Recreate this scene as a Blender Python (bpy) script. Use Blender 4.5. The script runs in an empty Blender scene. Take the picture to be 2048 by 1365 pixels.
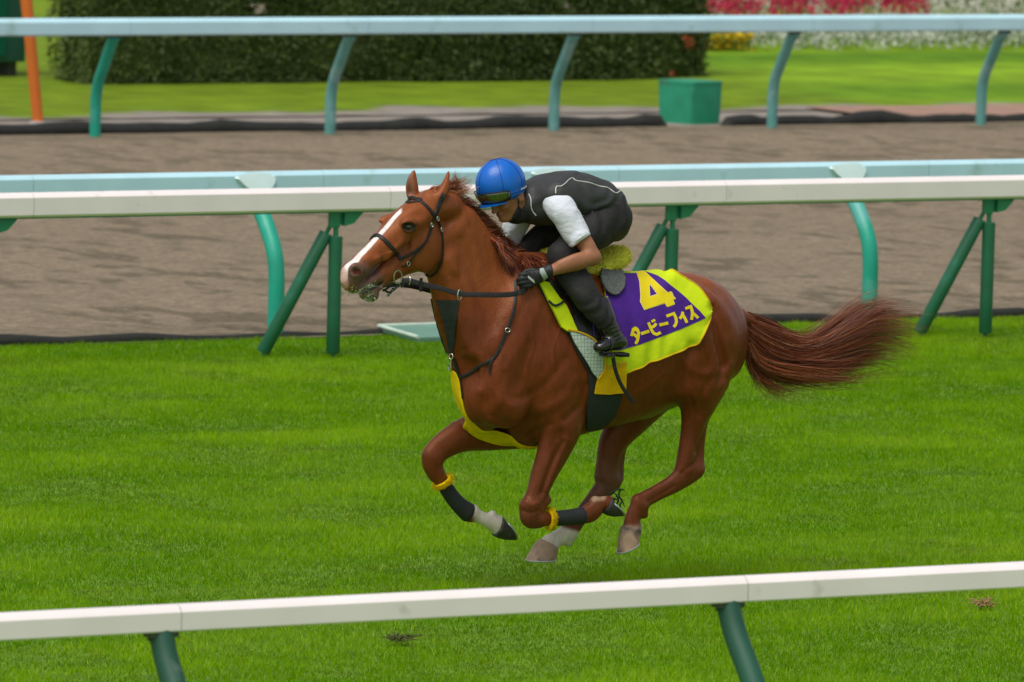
import bpy, bmesh, math, random
import numpy as np
from mathutils import Vector, Matrix
from mathutils.bvhtree import BVHTree
from mathutils.geometry import delaunay_2d_cdt

# ------------------------------------------------------------------ camera, light, exposure
S = bpy.context.scene
FPX, CAM_H, ROLL = 15000.0, 4.8, 0.027
PITCH = math.atan(1424.5 / FPX)
CAMM = Matrix.Translation((0, 0, CAM_H)) @ Matrix.Rotation(math.pi / 2 - PITCH, 4, 'X') @ Matrix.Rotation(ROLL, 4, 'Z')
cd = bpy.data.cameras.new('camera')
cam = bpy.data.objects.new('camera', cd)
S.collection.objects.link(cam)
cam.matrix_world = CAMM
cd.sensor_width = 36
cd.lens = 36 * FPX / 2048
cd.clip_start, cd.clip_end = 1.0, 2000
cd.dof.use_dof = True
cd.dof.focus_distance = 37.6
cd.dof.aperture_fstop = cd.lens / 46.0
S.camera = cam

W = bpy.data.worlds.new("World")
S.world = W
W.use_nodes = True
wn = W.node_tree
sky = wn.nodes.new('ShaderNodeTexSky')
sky.sky_type = 'NISHITA'
sky.sun_disc = False
SUN_EL, SUN_AZ = math.radians(64), math.radians(-150)
sky.sun_elevation = SUN_EL
sky.sun_rotation = SUN_AZ
sky.air_density, sky.dust_density, sky.ozone_density = 1.0, 1.5, 1.0
bg = wn.nodes['Background']
hs = wn.nodes.new('ShaderNodeHueSaturation')          # an overcast sky is nearly grey
hs.inputs['Saturation'].default_value = 0.35
wn.links.new(sky.outputs[0], hs.inputs['Color'])
wn.links.new(hs.outputs[0], bg.inputs[0])
bg.inputs[1].default_value = 0.07
sl = bpy.data.lights.new('sun', 'SUN')
sl.energy, sl.angle, sl.color = 1.5, math.radians(42), (1.0, 0.96, 0.9)
sun = bpy.data.objects.new('sun', sl)
S.collection.objects.link(sun)
# light comes from behind the camera's left shoulder, high up
sdir = Vector((math.sin(SUN_AZ) * math.cos(SUN_EL), math.cos(SUN_AZ) * math.cos(SUN_EL), math.sin(SUN_EL)))
sun.rotation_euler = sdir.to_track_quat('Z', 'Y').to_euler()
S.view_settings.view_transform = 'Standard'
S.view_settings.look = 'None'
S.view_settings.gamma = 1
S.view_settings.exposure = 0.80

rnd = random.Random(7)
rng = np.random.default_rng(11)

# ------------------------------------------------------------------ frames
CM = np.array(CAMM)
CMi = np.linalg.inv(CM)
CPOS = CM[:3, 3].copy()
ALPHA = math.atan(FPX / 24750.0)
CA, SA = math.cos(ALPHA), math.sin(ALPHA)
RDIR = np.array([CA, SA, 0.0])       # along the rails, away to the right
PDIR = np.array([-SA, CA, 0.0])      # across the course, away from the stand

def ray(px, py):
    d = CM[:3, :3] @ np.array([(px - 1024) / FPX, -(py - 682.5) / FPX, -1.0])
    return d / np.linalg.norm(d)
def ground(px, py, z=0.0):
    d = ray(px, py)
    return CPOS + d * ((z - CAM_H) / d[2])
def project(P):
    P = np.asarray(P, float).reshape(-1, 3)
    c = (P - CPOS) @ CM[:3, :3]
    return np.stack([1024 + FPX * c[:, 0] / -c[:, 2], 682.5 - FPX * c[:, 1] / -c[:, 2]], 1)
def ab(P): return float(P @ RDIR), float(P @ PDIR)
def AB(a, b, z=0.0): return RDIR * a + PDIR * b + np.array([0, 0, z])

HO = ground(1150, 1180)                       # ground point under the horse
HB = np.stack([-RDIR, np.array([SA, -CA, 0.0]), np.array([0, 0, 1.0])], 1)   # columns: forward, left, up
def toW(L): return HO + np.asarray(L, float) @ HB.T
def toL(P): return (np.asarray(P, float) - HO) @ HB
CL = toL(CPOS)
def H(px, py, w=0.0):                         # point of the horse frame on the plane w metres left of its middle
    d = HB.T @ ray(px, py)
    return CL + d * ((w - CL[1]) / d[1])
PXM = 400.0

# ------------------------------------------------------------------ materials
def _inp(b, n, v):
    if n in b.inputs: b.inputs[n].default_value = v
def mat(name, col, rough=0.6, metal=0.0, spec=0.5, var=0.12, vscale=8.0, bump=0.0, bscale=60.0, attr=None,
        sheen=0.0, coat=0.0, sss=0.0, stretch=None, dark=None, trans=0.0, bdist=0.01, stint=None, vdetail=6):
    m = bpy.data.materials.new(name)
    m.use_nodes = True
    nt = m.node_tree; N = nt.nodes; Lk = nt.links
    b = N['Principled BSDF']
    _inp(b, 'Roughness', rough); _inp(b, 'Metallic', metal); _inp(b, 'Specular IOR Level', spec)
    _inp(b, 'Sheen Weight', sheen); _inp(b, 'Coat Weight', coat); _inp(b, 'Coat Roughness', 0.15)
    if stint: _inp(b, 'Specular Tint', (*stint, 1))
    if sss: _inp(b, 'Subsurface Weight', sss); _inp(b, 'Subsurface Radius', (0.02, 0.008, 0.004)); _inp(b, 'Subsurface Scale', 0.5)
    tc = N.new('ShaderNodeTexCoord')
    mp = N.new('ShaderNodeMapping')
    Lk.new(tc.outputs['Object'], mp.inputs[0])
    if stretch: mp.inputs['Scale'].default_value = stretch
    nz = N.new('ShaderNodeTexNoise')
    nz.inputs['Scale'].default_value = vscale; nz.inputs['Detail'].default_value = vdetail
    Lk.new(mp.outputs[0], nz.inputs['Vector'])
    rp = N.new('ShaderNodeMapRange')
    rp.inputs[1].default_value, rp.inputs[2].default_value = 0.3, 0.7
    rp.inputs[3].default_value, rp.inputs[4].default_value = 1 - var, 1 + var
    Lk.new(nz.outputs[0], rp.inputs[0])
    vm = N.new('ShaderNodeVectorMath'); vm.operation = 'SCALE'
    if attr:
        at = N.new('ShaderNodeAttribute'); at.attribute_name = attr
        Lk.new(at.outputs['Color'], vm.inputs[0])
    else:
        vm.inputs[0].default_value = col
    Lk.new(rp.outputs[0], vm.inputs['Scale'])
    out = vm.outputs[0]
    if dark:                                    # (colour, noise scale, threshold): stains, scuffs
        n2 = N.new('ShaderNodeTexNoise'); n2.inputs['Scale'].default_value = dark[1]; n2.inputs['Detail'].default_value = 8
        Lk.new(mp.outputs[0], n2.inputs['Vector'])
        r2 = N.new('ShaderNodeMapRange'); r2.inputs[1].default_value = dark[2]; r2.inputs[2].default_value = dark[2] + 0.12
        Lk.new(n2.outputs[0], r2.inputs[0])
        mx = N.new('ShaderNodeMix'); mx.data_type = 'RGBA'
        Lk.new(r2.outputs[0], mx.inputs[0]); Lk.new(out, mx.inputs[6]); mx.inputs[7].default_value = (*dark[0], 1)
        out = mx.outputs[2]
    Lk.new(out, b.inputs['Base Color'])
    if bump:
        bn = N.new('ShaderNodeTexNoise'); bn.inputs['Scale'].default_value = bscale; bn.inputs['Detail'].default_value = 5
        Lk.new(mp.outputs[0], bn.inputs['Vector'])
        bp = N.new('ShaderNodeBump'); bp.inputs['Strength'].default_value = bump; bp.inputs['Distance'].default_value = bdist
        Lk.new(bn.outputs[0], bp.inputs['Height']); Lk.new(bp.outputs[0], b.inputs['Normal'])
    if trans:
        tr = N.new('ShaderNodeBsdfTranslucent'); Lk.new(out, tr.inputs[0])
        ms = N.new('ShaderNodeMixShader'); ms.inputs[0].default_value = trans
        Lk.new(b.outputs[0], ms.inputs[1]); Lk.new(tr.outputs[0], ms.inputs[2])
        Lk.new(ms.outputs[0], N['Material Output'].inputs[0])
    return m

# ------------------------------------------------------------------ objects
def tag(o, label=None, cat=None, group=None, kind=None):
    if label: o['label'] = label
    if cat: o['category'] = cat
    if group: o['group'] = group
    if kind: o['kind'] = kind
    return o
def empty(name, loc, label, cat, group=None):
    o = bpy.data.objects.new(name, None)
    S.collection.objects.link(o)
    o.location = Vector(loc)
    o.empty_display_size = 0.1
    return tag(o, label, cat, group)
def put(name, me, m, parent=None, org=None):
    """mesh data in world coordinates -> one object whose origin sits at org (or at its parent's)"""
    o = bpy.data.objects.new(name, me)
    S.collection.objects.link(o)
    if isinstance(m, (list, tuple)):
        for q in m: me.materials.append(q)
    elif m: me.materials.append(m)
    if parent is not None:
        root = parent; off = Vector((0, 0, 0))
        while root is not None: off += root.location; root = root.parent
        me.transform(Matrix.Translation(-off)); o.parent = parent
    else:
        if org is None:
            n = len(me.vertices); co = np.empty(n * 3, np.float32); me.vertices.foreach_get('co', co)
            co = co.reshape(-1, 3); mn, mxx = co.min(0), co.max(0)
            org = ((mn[0] + mxx[0]) / 2, (mn[1] + mxx[1]) / 2, mn[2])
        me.transform(Matrix.Translation(-Vector([float(v) for v in org]))); o.location = Vector([float(v) for v in org])
    return o
def npmesh(name, V, F, smooth=True, col=None):
    """V (n,3); F (m,k) array of equal-sided faces"""
    V = np.asarray(V, np.float32); F = np.asarray(F, np.int32)
    me = bpy.data.meshes.new(name)
    me.vertices.add(len(V)); me.vertices.foreach_set('co', V.ravel())
    k = F.shape[1]
    me.loops.add(F.size); me.loops.foreach_set('vertex_index', F.ravel())
    me.polygons.add(len(F)); me.polygons.foreach_set('loop_start', np.arange(0, F.size, k, dtype=np.int32))
    try: me.polygons.foreach_set('loop_total', np.full(len(F), k, np.int32))
    except Exception: pass
    me.polygons.foreach_set('use_smooth', np.full(len(F), smooth, bool))
    if col is not None:
        a = me.color_attributes.new('Col', 'FLOAT_COLOR', 'POINT')
        c = np.ones((len(V), 4), np.float32); c[:, :3] = col; a.data.foreach_set('color', c.ravel())
    me.update(calc_edges=True); me.validate()
    return me
def pymesh(name, V, F, smooth=True):
    me = bpy.data.meshes.new(name)
    me.from_pydata([tuple(map(float, v)) for v in V], [], [tuple(int(i) for i in f) for f in F])
    me.polygons.foreach_set('use_smooth', [smooth] * len(me.polygons))
    me.update(); return me
class MB:
    def __init__(s): s.V = []; s.F = []
    def add(s, V, F):
        n = len(s.V); s.V += [tuple(map(float, v)) for v in V]; s.F += [tuple(int(i) + n for i in f) for f in F]
    def box(s, c, ax, h, bev=0.0):
        """c centre, ax 3 unit axes (rows), h half sizes; bevelled all round"""
        bm = bmesh.new(); bmesh.ops.create_cube(bm, size=2)
        for v in bm.verts: v.co = Vector((v.co.x * h[0], v.co.y * h[1], v.co.z * h[2]))
        if bev: bmesh.ops.bevel(bm, geom=bm.edges[:], offset=bev, segments=3, affect='EDGES', profile=0.6)
        A = np.asarray(ax, float)
        s.add([np.asarray(c) + np.array(v.co) @ A for v in bm.verts], [[v.index for v in f.verts] for f in bm.faces]); bm.free()
    def tube(s, P, r, n=14, cap=True, sq=None):
        """tube along points P, radius r (number or list); sq=(hw,hh,bevel-power) squarish section"""
        P = np.asarray(P, float); m = len(P)
        R = np.full(m, r, float) if np.isscalar(r) else np.asarray(r, float)
        T = np.gradient(P, axis=0); T /= np.linalg.norm(T, axis=1)[:, None] + 1e-12
        up = np.array([0, 0, 1.0]) if abs(T[0][2]) < 0.9 else np.array([1.0, 0, 0])
        V = []; F = []
        u = np.cross(up, T[0]); u /= np.linalg.norm(u)
        for i in range(m):
            u = u - T[i] * (u @ T[i]); u /= np.linalg.norm(u) + 1e-12
            v = np.cross(T[i], u)
            for j in range(n):
                a = 2 * math.pi * (j + .5) / n
                V.append(P[i] + R[i] * (math.cos(a) * u + math.sin(a) * v))
        for i in range(m - 1):
            for j in range(n):
                F.append((i * n + j, i * n + (j + 1) % n, (i + 1) * n + (j + 1) % n, (i + 1) * n + j))
        if cap: F.append(tuple(range(n))[::-1]); F.append(tuple(range((m - 1) * n, m * n)))
        s.add(V, F)
    def sweep(s, P, prof, up=(0, 0, 1), cap=True):
        """profile points (x to the side, y up) swept along P"""
        P = np.asarray(P, float); m = len(P); n = len(prof); V = []; F = []
        T = np.gradient(P, axis=0)
        for i in range(m):
            t = T[i] / np.linalg.norm(T[i]); x = np.cross(t, up); x /= np.linalg.norm(x); y = np.cross(x, t)
            V += [P[i] + x * a + y * b for a, b in prof]
        for i in range(m - 1):
            for j in range(n): F.append((i * n + j, i * n + (j + 1) % n, (i + 1) * n + (j + 1) % n, (i + 1) * n + j))
        if cap: F.append(tuple(range(n))[::-1]); F.append(tuple(range((m - 1) * n, m * n)))
        s.add(V, F)
    def build(s, name, m, parent=None, org=None, smooth=True):
        me = pymesh(name, s.V, s.F, smooth)
        bm = bmesh.new(); bm.from_mesh(me); bmesh.ops.recalc_face_normals(bm, faces=bm.faces); bm.to_mesh(me); bm.free()
        if smooth:
            try: me.set_sharp_from_angle(angle=math.radians(42))
            except Exception: pass
        return put(name, me, m, parent, org)
def rrect(hw, hh, r, n=5):
    out = []
    for cx, cy, a0 in ((hw - r, hh - r, 0), (-hw + r, hh - r, 90), (-hw + r, -hh + r, 180), (hw - r, -hh + r, 270)):
        for i in range(n + 1):
            a = math.radians(a0 + 90 * i / n); out.append((cx + r * math.cos(a), cy + r * math.sin(a)))
    return out

def vnoise(x, y, seed=0, z=None):
    """smooth value noise in 0..1"""
    def h(i, j, k):
        n = (i * 374761393 + j * 668265263 + k * 2147483647 + seed * 1274126177) & 0xffffffff
        n = ((n ^ (n >> 13)) * 1274126177) & 0xffffffff
        return ((n ^ (n >> 16)) & 0xffff) / 65535.0
    xi = np.floor(x).astype(np.int64); yi = np.floor(y).astype(np.int64)
    fx = x - xi; fy = y - yi; fx = fx * fx * (3 - 2 * fx); fy = fy * fy * (3 - 2 * fy)
    def lay(k):
        return (h(xi, yi, k) * (1 - fx) + h(xi + 1, yi, k) * fx) * (1 - fy) + (h(xi, yi + 1, k) * (1 - fx) + h(xi + 1, yi + 1, k) * fx) * fy
    if z is None: return lay(0)
    zi = np.floor(z).astype(np.int64); fz = z - zi; fz = fz * fz * (3 - 2 * fz)
    return lay(zi) * (1 - fz) + lay(zi + 1) * fz
def fbm(x, y, seed=0, o=4, z=None):
    s = 0; a = 0.5; t = 0
    for i in range(o):
        s = s + a * vnoise(x * 2 ** i, y * 2 ** i, seed + i, None if z is None else z * 2 ** i); t += a; a *= 0.5
    return s / t
def crom(P, n):
    """Catmull-Rom through rows of P, n samples per span"""
    P = np.asarray(P, float)
    if len(P) < 3:
        t = np.linspace(0, 1, n + 1)[:, None]; return P[0] * (1 - t) + P[-1] * t
    Q = np.vstack([2 * P[0] - P[1], P, 2 * P[-1] - P[-2]]); out = []
    for i in range(1, len(Q) - 2):
        a, b, c, d = Q[i - 1], Q[i], Q[i + 1], Q[i + 2]
        for k in range(n):
            t = k / n
            out.append(.5 * ((2 * b) + (c - a) * t + (2 * a - 5 * b + 4 * c - d) * t * t + (3 * b - a - 3 * c + d) * t ** 3))
    out.append(P[-1]); return np.array(out)
# ------------------------------------------------------------------ setting
def b_at(py): return ab(ground(1024, py))[1]
def b_up(py, z): return ab(ground(1024, py, z))[1]
B_TURF, B_DIRT, B_PATH, B_HEDGE, B_FLOWER = b_at(665), b_at(258), b_at(228), b_at(166), b_up(109, .09)
def a_at(px, py): return ab(ground(px, py))[0]

def sheet(name, a0, a1, b0, b1, z, m, na=2, nb=2, zf=None, colf=None):
    a = np.linspace(a0, a1, na); b = np.linspace(b0, b1, nb)
    Aa, Bb = np.meshgrid(a, b, indexing='ij')
    Z = np.full_like(Aa, z) if zf is None else z + zf(Aa, Bb)
    V = Aa[..., None] * RDIR + Bb[..., None] * PDIR; V[..., 2] = Z
    i = np.arange(na * nb).reshape(na, nb)
    F = np.stack([i[:-1, :-1], i[1:, :-1], i[1:, 1:], i[:-1, 1:]], -1).reshape(-1, 4)
    col = None if colf is None else colf(Aa.ravel(), Bb.ravel(), Z.ravel())
    o = put(name, npmesh(name, V.reshape(-1, 3), F, True, col), m)
    return tag(o, kind='structure')

m_ground = mat('ground_grass', (0.05, 0.11, 0.012), 0.9, var=0.3, vscale=1.5)
m_soil = mat('turf_base', (0.11, 0.22, 0.002), 0.95, var=0.3, vscale=6)
m_dirt = mat('dirt', None, 0.95, spec=0.2, var=0.26, vscale=26, bump=0.9, bscale=40, attr='Col', bdist=0.03)
m_path = mat('path', (0.27, 0.235, 0.20), 0.95, spec=0.2, var=0.12, vscale=3, bump=0.3, bscale=60)
m_pink = mat('pink_path', (0.34, 0.21, 0.155), 0.95, spec=0.2, var=0.12, vscale=3)

g = sheet('ground', -500, 700, -300, 900, -0.06, m_ground)
turf = sheet('turf_soil', -60, 90, -20, B_TURF, 0.0, m_soil)

def dirt_z(a, b):
    e = np.clip((b - B_TURF) / 1.2, 0, 1) * np.clip((B_DIRT - b) / 1.2, 0, 1)
    n = fbm(a * 1.1, b * 1.9, 3, 5); n2 = fbm(a * 5.5, b * 3.0, 9, 4)
    pits = np.clip(n2 - 0.52, 0, 1) * np.clip(fbm(a * 1.1, b * .6, 21, 3) - .36, 0, 1) * 6
    return (0.014 * (n - .5) + 0.022 * (n2 - 0.5) - 0.035 * pits) * e
def dirt_c(a, b, z):
    n2 = fbm(a * 5.5, b * 3.0, 9, 4)
    pits = np.clip(np.clip(n2 - 0.52, 0, 1) * np.clip(fbm(a * 1.1, b * .6, 21, 3) - .36, 0, 1) * 26, 0, 1)
    lo = fbm(a * .35, b * .8, 5, 4) * .5 + fbm(a * 3, b * 6, 31, 4) * .5
    fine = fbm(a * 14, b * 18, 37, 3); c = np.array([0.240, 0.188, 0.126]) * (0.62 + 0.20 * lo + .60 * fine)[:, None]
    pit_col = np.array([0.11, 0.09, 0.056])  # darker brown in the pits
    return c * (1 - .7 * pits[:, None]) + pit_col * .7 * pits[:, None]
o = sheet('dirt_track', a_at(-60, 665) - 3, a_at(2100, 258) + 4, B_TURF, B_DIRT, 0.006, m_dirt, 860, 480, dirt_z, dirt_c)
o2 = sheet('service_path', -60, 120, B_DIRT, B_PATH + 1.5, 0.004, m_path)

# lawn beyond, with the low banks the photograph shows
m_lawn = mat('lawn', None, 0.95, spec=0.15, var=0.22, vscale=2.2, bump=0.5, bscale=30, attr='Col', bdist=0.03)
A_BIN = a_at(1425, 170)
def lawn_z(a, b):
    z = np.zeros_like(a)
    r = np.clip((a - A_BIN + 1.0) / 2.0, 0, 1)
    z += r * 0.035 * (1 / (1 + np.exp(-(b - B_PATH - 2.2) * 4)))
    z += r * 0.05 * (1 / (1 + np.exp(-(b - B_FLOWER + 1.2) * 5)))
    return z + 0.012 * fbm(a * 2, b * 2, 4, 3)
def lawn_c(a, b, z):
    n = fbm(a * 1.3, b * 1.8, 14, 4)[:, None]
    m = fbm(a * .5, b * .5, 44, 3)[:, None]
    g = np.array([0.20, 0.335, 0.012]) * (0.75 + .5 * n)
    r = np.clip((a - A_BIN + 1.0) / 2.0, 0, 1)[:, None]
    g = g * (0.62 + .38 * r) + (1 - r) * m * np.array([.04, .02, .004])
    # shading of the two low banks, painted in as darker green
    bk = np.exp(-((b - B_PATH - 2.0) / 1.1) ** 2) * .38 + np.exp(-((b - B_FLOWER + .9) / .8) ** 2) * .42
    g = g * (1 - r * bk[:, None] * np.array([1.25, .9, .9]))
    # worn strip by the path on the left
    e = B_PATH + 0.9 * (fbm(a * .9, b * 0, 8, 3) - .4) * 2 + np.clip((a_at(330, 230) - a) / 5, 0, 1) * .9
    d = np.clip((b - e) * 3 + (n[:, 0] - .5) * 2, 0, 1)[:, None]
    return g * d + np.array([0.27, 0.235, 0.20]) * (1 - d)
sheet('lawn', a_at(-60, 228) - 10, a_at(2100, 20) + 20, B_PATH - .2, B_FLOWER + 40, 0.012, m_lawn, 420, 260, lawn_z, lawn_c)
sheet('pink_path', a_at(1668, 228), a_at(2100, 228) + 20, B_DIRT + .25, B_PATH + .05, 0.034, m_pink)

# lumpy black roll edgings on both sides of the dirt
m_roll = mat('black_edging', (0.016, 0.017, 0.014), 0.85, var=0.3, vscale=9, bump=0.6, bscale=25)
def roll(name, a0, a1, b, r, label, seed, sag, gap=None):
    mb = MB(); n = int((a1 - a0) / 0.12); a = np.linspace(a0, a1, n)
    w = fbm(a * 1.9, a * 0, seed, 3); w2 = vnoise(a * 1.7, a * 0, seed + 4)
    pts = [AB(a[i], b + 0.10 * (w2[i] - .5), r * 0.35 + sag * (w[i] - .5)) for i in range(n)]
    if gap:
        for i in range(n):
            if gap[0] < a[i] < gap[1]: pts[i][2] = -.12
    mb.tube(pts, r * (0.72 + 0.65 * w), n=10)
    o = mb.build(name, m_roll, org=pts[n // 2] * np.array([1, 1, 0]))
    return tag(o, label, 'edging')
roll('edging_roll', a_at(-60, 665) - 2, a_at(2100, 640) + 2, B_TURF + 0.10, 0.036, 'thin black edging roll between the striped turf and the dirt track', 3, .045, (a_at(755, 662), a_at(755, 662) + 1.5))
roll('edging_roll', a_at(-60, 258) - 2, a_at(2100, 245) + 3, B_DIRT + 0.02, 0.072, 'lumpy black edging roll along the far side of the dirt track', 17, .055, (a_at(1300, 250), a_at(1440, 250)))

# ------------------------------------------------------------------ rails
m_white = mat('white_rail', (0.88, 0.80, 0.775), 0.4, var=0.04, vscale=3, bump=0.05, bscale=20, dark=((0.55, 0.52, 0.45), 5.0, 0.66))
m_cyan = mat('cyan_rail', (0.50, 0.76, 0.83), 0.4, var=0.05, vscale=2.5, dark=((0.38, 0.60, 0.58), 4, 0.62))
m_cyan_cap = mat('cyan_cap', (0.74, 0.92, 0.91), 0.3, var=0.03)
m_teal = mat('teal_post', (0.012, 0.36, 0.24), 0.45, var=0.1, vscale=5, dark=((0.10, 0.42, 0.36), 3, 0.58))
m_paleteal = mat('pale_teal_post', (0.13, 0.36, 0.32), 0.55, var=0.12, vscale=6, dark=((0.22, 0.42, 0.40), 5, 0.52))
m_green = mat('green_pad', (0.012, 0.13, 0.058), 0.5, var=0.15, vscale=4, bump=0.15, bscale=12, dark=((0.02, 0.22, 0.13), 3, 0.6))
m_nearpost = mat('near_green_post', (0.008, 0.075, 0.040), 0.6, var=0.2, vscale=3, dark=((0.10, 0.15, 0.12), 9, 0.54), stretch=(1, 1, .35))
m_seam = mat('seam', (0.06, 0.07, 0.05), 0.7)
m_bracket = mat('green_bracket', (0.015, 0.20, 0.085), 0.45, var=0.15)
m_steel = mat('steel', (0.55, 0.55, 0.53), 0.3, metal=0.9)

def rail_line(px0, py0, zc):
    P = ground(px0, py0, zc); a, b = ab(P); return b
def a_on(px, b, z):
    """a coordinate where the line (b,z) crosses image column px"""
    lo, hi = -100.0, 200.0
    for _ in range(60):
        mid = (lo + hi) / 2
        if project(AB(mid, b, z))[0, 0] < px: lo = mid
        else: hi = mid
    return (lo + hi) / 2
def make_rail(rootname, label, cat, b, zc, prof, m, joints, posts, group=None, xr=(-900, 3000), lip=None):
    a0, a1 = a_on(xr[0], b, zc), a_on(xr[1], b, zc)
    root = empty(rootname, AB((a0 + a1) / 2, b, 0), label, cat, group)
    js = [a0] + [a_on(x, b, zc) for x in joints] + [a1]
    for p, q in zip(js[:-1], js[1:]):
        mb = MB(); n = max(2, int((q - p) / .5))
        mb.sweep([AB(v, b, zc) for v in np.linspace(p + .0015, q - .0015, n)], prof)
        sec = mb.build('rail_section', m, root)
        if lip:
            mb = MB(); mb.sweep([AB(v, b, zc) for v in np.linspace(p + .004, q - .004, n)], lip[0]); mb.build('underside_lip', lip[1], sec)
    for x in joints:
        v = a_on(x, b, zc); mb = MB()
        mb.sweep([AB(v - .006, b, zc), AB(v + .006, b, zc)], [(x_ * .965, y_ * .965) for x_, y_ in prof])
        mb.build('joint_sleeve', m_seam, root)
    return root

# profile x runs along cross(T,up): T=RDIR -> x points back towards the stand
def bent_post(parent, a, b_rail, prof, r, m, top_m=None):
    """prof: (offset across from the rail line, z), + offset is away from the stand"""
    pts = crom([[o, z] for o, z in prof], 5)
    mb = MB(); mb.tube([AB(a, b_rail + o, z) for o, z in pts], r, n=18)
    p = mb.build('post', m, parent)
    e = pts[-1]
    mb = MB(); mb.box(AB(a, b_rail + e[0] * .4, e[1] - .005), [RDIR, PDIR, (0, 0, 1)], (.060, .034, .012), .004)
    for s in (-1, 1): mb.tube([AB(a + s * .05, b_rail, e[1] - .0), AB(a + s * .05, b_rail, e[1] - .03)], .007, 8)
    mb.build('clamp', top_m or m_seam, p)
    return p

def chamf(hw, hh, c, e=.006):
    return [(hw, -hh + e), (hw, hh - c), (hw - c * .75, hh - c * .22), (hw - c * 1.3, hh), (-hw + c * 1.3, hh), (-hw + c * .75, hh - c * .22), (-hw, hh - c), (-hw, -hh + e), (-hw + e, -hh), (hw - e, -hh)]
# near white rail
zn = 1.05; bn = rail_line(1024, 1200.5, zn)
near = make_rail('near_rail', 'white running rail across the foot of the picture, nearest the stand', 'rail', bn, zn, chamf(.045, .050, .026), m_white, (352, 1484), ())
for x in (322, 1456):
    a = a_on(x, bn, zn - .05)
    bent_post(near, a, bn, [(-.34, 0), (-.34, .35), (-.30, .52), (-.20, .70), (-.06, .88), (0, zn - .055)], .047, m_nearpost)

# movable white rail on stands, at the far side of the turf
zw = 1.045; bw = rail_line(1024, 392, zw)
whiter = make_rail('movable_rail', 'broad white rail carried on green padded stands at the far edge of the turf', 'rail', bw, zw, chamf(.058, .078, .030, .016), m_white,
                   (60, 773, 1444), (), lip=([(.035, -.0765), (-.035, -.0765), (-.035, -.0875), (.035, -.0875)], m_bracket))
stand_labels = {-24: 'green padded stand under the white rail, cut off by the left edge', 670: 'green padded stand before the chestnut horse, left of its muzzle',
                1343: 'green padded stand half hidden by the horse rump and yellow cloth', 1976: 'green padded stand nearest the right edge, beyond the tail'}
for x, lb in stand_labels.items():
    a = a_on(x, bw, .6); st = empty('rail_stand', AB(a, bw, 0), lb, 'rail stand', 'green stands carrying the movable white rail')
    mb = MB(); mb.tube([AB(a, bw, -.03), AB(a, bw, .96)], .017, 10); mb.build('upright', m_bracket, st)
    mb = MB(); P = crom([[0, .03], [0, .3], [0, .6], [0, .80]], 4)
    mb.tube([AB(a, bw, .028), AB(a, bw, .034), AB(a, bw, .3), AB(a, bw, .6), AB(a, bw, .796), AB(a, bw, .80)], [.040, .045, .0455, .045, .0455, .041], 18); mb.build('foam_pad', m_green, st)
    foot = AB(a - .45, bw + .17, 0); top = AB(a - .015, bw + .02, .90)
    mb = MB(); mb.tube([foot * 1.0 - np.array([0, 0, .03]), top], .015, 10); mb.build('brace', m_bracket, st)
    f = lambda t: foot + (top - foot) * t
    mb = MB(); mb.tube([f(.03), f(.036), f(.5), f(.905), f(.912)], [.040, .045, .045, .045, .041], 18); mb.build('foam_pad', m_green, st)
    mb = MB(); mb.box(AB(a - .015, bw, .925), [RDIR, PDIR, (0, 0, 1)], (.036, .02, .068), .004)
    mb.box(AB(a + .035, bw + .01, .93), [RDIR, PDIR, (0, 0, 1)], (.022, .012, .05), .004)
    V = [AB(a + .05, bw + s * .03, z) for s in (-1, 1) for z in (.955,)]
    t = [(.05, .955), (.19, .955), (.12, .885), (.05, .868)]
    V = [AB(a + p, bw + s * .028, z) for s in (-1, 1) for p, z in t]
    mb.add(V, [(0, 1, 2, 3), (7, 6, 5, 4)] + [(i, (i + 1) % 4, 4 + (i + 1) % 4, 4 + i) for i in range(4)])
    mb.build('bracket', m_bracket, st, smooth=False)

# cyan rail between turf and dirt
zc_ = 1.02; bc = rail_line(1024, 355, zc_)
cyan = make_rail('cyan_rail', 'pale cyan rail just behind the movable white rail, on bent teal posts', 'rail', bc, zc_, chamf(.052, .07, .028, .012), m_cyan, (60, 640, 1230, 1850), ())
for x in (-670, -85, 500, 1090, 1684, 2270, 2860):
    a = a_on(x, bc, zc_)
    bent_post(cyan, a, bc, [(-.40, -.02), (-.40, .25), (-.395, .43), (-.36, .57), (-.27, .71), (-.15, .84), (0, .955)], .056, m_teal)
    # curved strap plate that holds the rail, pale on top
    cap = MB(); poly = crom(np.array([(-.150, .030), (-.12, .052), (.02, .066), (.11, .060), (.165, .030), (.160, -.010), (.13, -.045), (.04, -.052), (-.06, -.040), (-.150, .030)]), 4)[:-1]; n = len(poly)
    V = [AB(a + u_, bc - .056 - .0, zc_ + w_) for u_, w_ in poly] + [AB(a + u_ * .9 + .004, bc - .078 + .02 * (w_ > .04), zc_ + w_ * .9) for u_, w_ in poly]
    cap.add(V, [tuple(range(n)), tuple(range(n, 2 * n))[::-1]] + [(i, (i + 1) % n, n + (i + 1) % n, n + i) for i in range(n)]); cap.build('rail_clip', m_cyan_cap, cyan)

# far cyan rail on the infield side of the dirt
zf_ = 1.05; bf = rail_line(1024, 50, zf_)
far = make_rail('far_rail', 'pale cyan rail beyond the dirt track, in front of the hedge and flowers', 'rail', bf, zf_, chamf(.062, .080, .036, .014), m_cyan, (256, 731, 1180, 1620, 2040), ())
for i, x in enumerate((-262, 231, 703, 1152, 1590, 2009)):
    a = a_on(x, bf, zf_ - .08)
    bent_post(far, a, bf, [(.36, -.02), (.36, .2), (.355, .36), (.32, .50), (.21, .68), (.08, .88), (0, .965)], .052, m_teal if i < 2 else m_paleteal)

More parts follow.
